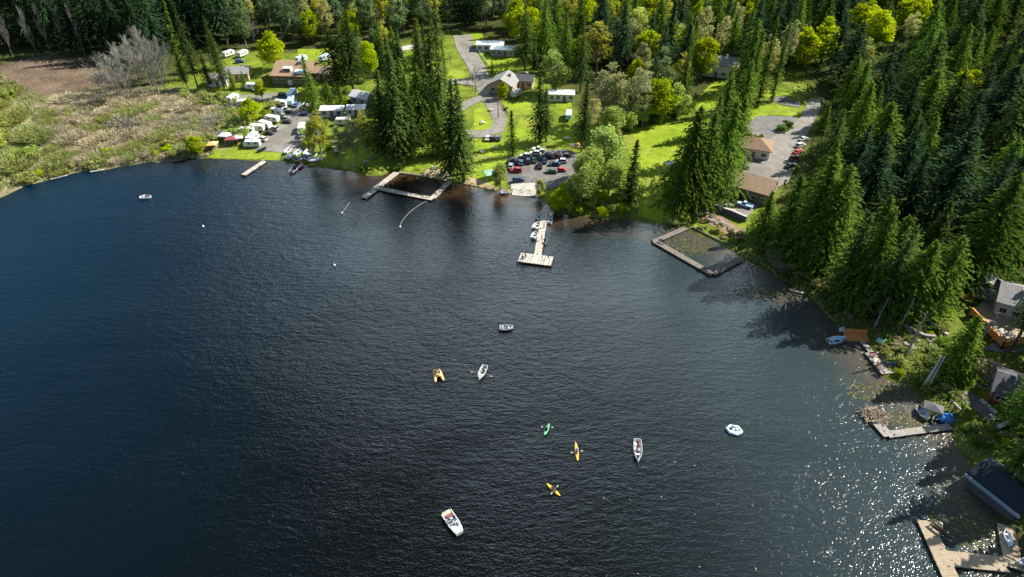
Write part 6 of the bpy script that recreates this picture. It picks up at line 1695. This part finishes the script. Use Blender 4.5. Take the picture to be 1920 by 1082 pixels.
fill_shrub([(1640, 650), (1700, 600), (1780, 620), (1840, 660), (1830, 720), (1800, 800), (1740, 750), (1690, 715)], 34, (('green', .6), ('bright', .12), ('dark', .28)), .35, .85, 'in the garden between the docks', 'in the lake garden', 17, True)
fill_shrub([(1790, 805), (1840, 780), (1930, 800), (1930, 860), (1820, 855), (1796, 835)], 20, (('green', .5), ('dark', .3), ('bright', .2)), .3, .7, 'on the bank beside the boathouse', 'beside the boathouse', 18, True)
fill_shrub([(1290, 424), (1310, 395), (1395, 435), (1395, 470), (1340, 445)], 22, (('green', .5), ('tan', .3), ('dark', .2)), .25, .6, 'on the slope above the square dock', 'above the square dock', 19)
fill_shrub([(1500, 240), (1545, 200), (1620, 330), (1520, 380), (1470, 350)], 14, (('dark', .7), ('green', .3)), .5, 1.0, 'along the car row under the right forest', 'along the car row', 20, True)
fill_shrub([(560, 190), (700, 190), (720, 270), (640, 300), (600, 300), (600, 220)], 22, (('dark', .4), ('green', .4), ('bright', .2)), .4, .9, 'between the lot and the central firs', 'right of the lot', 21, True)
fill_shrub([(1160, 250), (1300, 215), (1320, 180), (1250, 195), (1150, 235)], 20, (('green', .3), ('bright', .3), ('dark', .4)), .7, 1.4, 'along the back of the meadow', 'at the meadow back', 22, True)
for px, py, s, k, l in ((452, 246, 1.5, 'green', 'green bush at the left end of the longest camper'), (500, 222, 1.3, 'bright', 'vivid bush between the campers halfway up the row'), (515, 204, 1.4, 'green', 'green bush behind the far campers'), (455, 262, 1.2, 'willowy', 'pale bush behind the white tent canopy'), (586, 262, 1.5, 'willowy', 'pale bush right of the lone camper'), (592, 236, 1.4, 'green', 'green bush at the right edge of the lot'), (578, 276, 1.1, 'bright', 'vivid bush above the beached boats'), (1466, 246, 1.0, 'dark', 'long dark hedge bush dividing the two parking areas'), (1478, 238, 1.0, 'dark', 'dark hedge bush at the road end of the dividing hedge'), (1402, 258, .9, 'dark', 'olive bush behind the brown office roof, left'), (1420, 262, .9, 'dark', 'olive bush behind the brown office roof, right'), (683, 322, .9, 'dark', 'dark bush at the shore left of the swim dock'), (744, 318, .9, 'dark', 'dark bush at the root of the swim dock walkway'), (1262, 420, .8, 'green', 'green bush at the root of the square dock'), (1276, 412, .7, 'willowy', 'pale bush behind the root of the square dock'), (948, 206, .5, 'dark', 'small clipped bush on the lawn edge by the loop road')):
    x, y, z = G(px, py); shrub(k, x, y, s, l)

# ground cover: reeds and grass tufts too many to count
def tufts(name, poly, n, mt, hmin, hmax, wd, seed, label, cat='grass', lake=None, clump=0):
    r = np.random.RandomState(seed); P = np.array(gpoly(poly)); x0, y0 = P.min(0); x1, y1 = P.max(0)
    q = np.stack([r.uniform(x0, x1, n * 3), r.uniform(y0, y1, n * 3)], 1); q = q[pip(q, P)]
    if clump: q = q[wob(q, clump, seed) + .3 * r.normal(size=len(q)) > 0]
    sd = np.array([shore(*a) for a in q]); q = q[sd > (lake if lake is not None else .4)][:n]
    z = np.array([ter(*a) for a in q]); m = len(q)
    h = r.uniform(hmin, hmax, (m, 1)) * (1 + .5 * wob(q, 9, 5)[:, None])
    d = unit(np.stack([r.normal(size=m) * .35, r.normal(size=m) * .35, np.ones(m)], 1)); w = unit(np.cross(d, rdir(r, m)))
    C = np.stack([q[:, 0], q[:, 1], np.maximum(z, 0)], 1) + d * h * .5
    me = leaf_mesh(name, C, d * h * .55, w * wd * r.uniform(.6, 1.4, (m, 1)), np.clip(.5 + .35 * wob(q, 14, 7) + .25 * r.normal(size=m), 0, 1), M[mt])
    o = bpy.data.objects.new(name, me); COL.objects.link(o); tag(o, label, cat, kind='stuff')
tufts('marsh_reeds', [(60, 345), (160, 320), (300, 302), (392, 295), (440, 230), (410, 185), (200, 170), (60, 200), (80, 280)], 36000, 'tan', .5, 1.5, .12, 1, 'tan reeds and dry grass over the open marsh')
tufts('marsh_grass', [(-140, 430), (0, 372), (160, 322), (300, 304), (400, 292), (440, 230), (420, 190), (260, 200), (120, 200), (40, 160), (-140, 180)], 22000, 'marshgreen', .4, 1.2, .16, 2, 'green marsh grass along the lake edge and left side', clump=11)
tufts('mud_stubble', MUD_PX, 5000, 'twig', .3, .9, .06, 3, 'dry stubble on the brown mud flat')
tufts('bank_grass', [(1380, 480), (1425, 450), (1530, 520), (1600, 598), (1690, 600), (1850, 660), (1800, 800), (1930, 860), (1810, 860), (1780, 800), (1690, 722), (1640, 670), (1570, 612), (1500, 555), (1430, 508)], 9000, 'marshgreen', .2, .6, .16, 4, 'rough grass on the right hand bank')
tufts('shore_reeds', [(560, 309), (640, 319), (740, 322), (846, 343), (930, 359), (1000, 367), (1040, 396), (1150, 410), (1285, 428), (1285, 420), (1150, 400), (1050, 388), (1004, 358), (930, 351), (846, 335), (740, 315), (640, 311), (560, 303)], 5000, 'marshgreen', .3, .8, .13, 8, 'reeds and rough grass along the camp shore', lake=.05)
tufts('undergrowth', FOREST_R, 26000, 'fir', .3, 1.1, .5, 5, 'dark undergrowth between the trunks of the right forest', 'undergrowth')
tufts('rough_grass', GRASS_PX, 26000, 'marshgreen', .08, .28, .16, 6, 'short rough grass between the camp roads', clump=8)
def pads(name, cx, cy, rx, ry, n, seed, label):
    r = np.random.RandomState(seed); x0, y0 = W(cx, cy); a = r.uniform(0, 6.28, n); q = r.rand(n) ** .6
    C = np.stack([x0 + np.cos(a) * q * rx, y0 + np.sin(a) * q * ry, np.full(n, .02) + r.uniform(0, .03, n)], 1)
    C = C[[shore(c[0], c[1]) < -.3 for c in C]]; n = len(C); al = r.uniform(0, 6.28, n); s = r.uniform(.12, .3, (n, 1))
    U = np.stack([np.cos(al), np.sin(al), r.normal(size=n) * .06], 1) * s; V = np.stack([-np.sin(al), np.cos(al), r.normal(size=n) * .06], 1) * s
    me = leaf_mesh(name, C, U, V, r.rand(n), M['lily']); o = bpy.data.objects.new(name, me); COL.objects.link(o); tag(o, label, 'water plants', kind='stuff')
pads('lily_pads', 1288, 462, 6.5, 5, 420, 1, 'yellow green weed floating inside the square dock')
pads('lily_pads', 1430, 550, 7, 2.4, 200, 2, 'floating weed off the shaded cove')
pads('lily_pads', 1815, 980, 6.5, 5, 420, 3, 'lily pads between the boathouse and plank dock')
pads('lily_pads', 1650, 735, 7, 3, 220, 4, 'floating weed between the weathered dock and corner dock')
pads('lily_pads', 1700, 790, 4, 2.5, 120, 5, 'floating weed inside the corner dock')
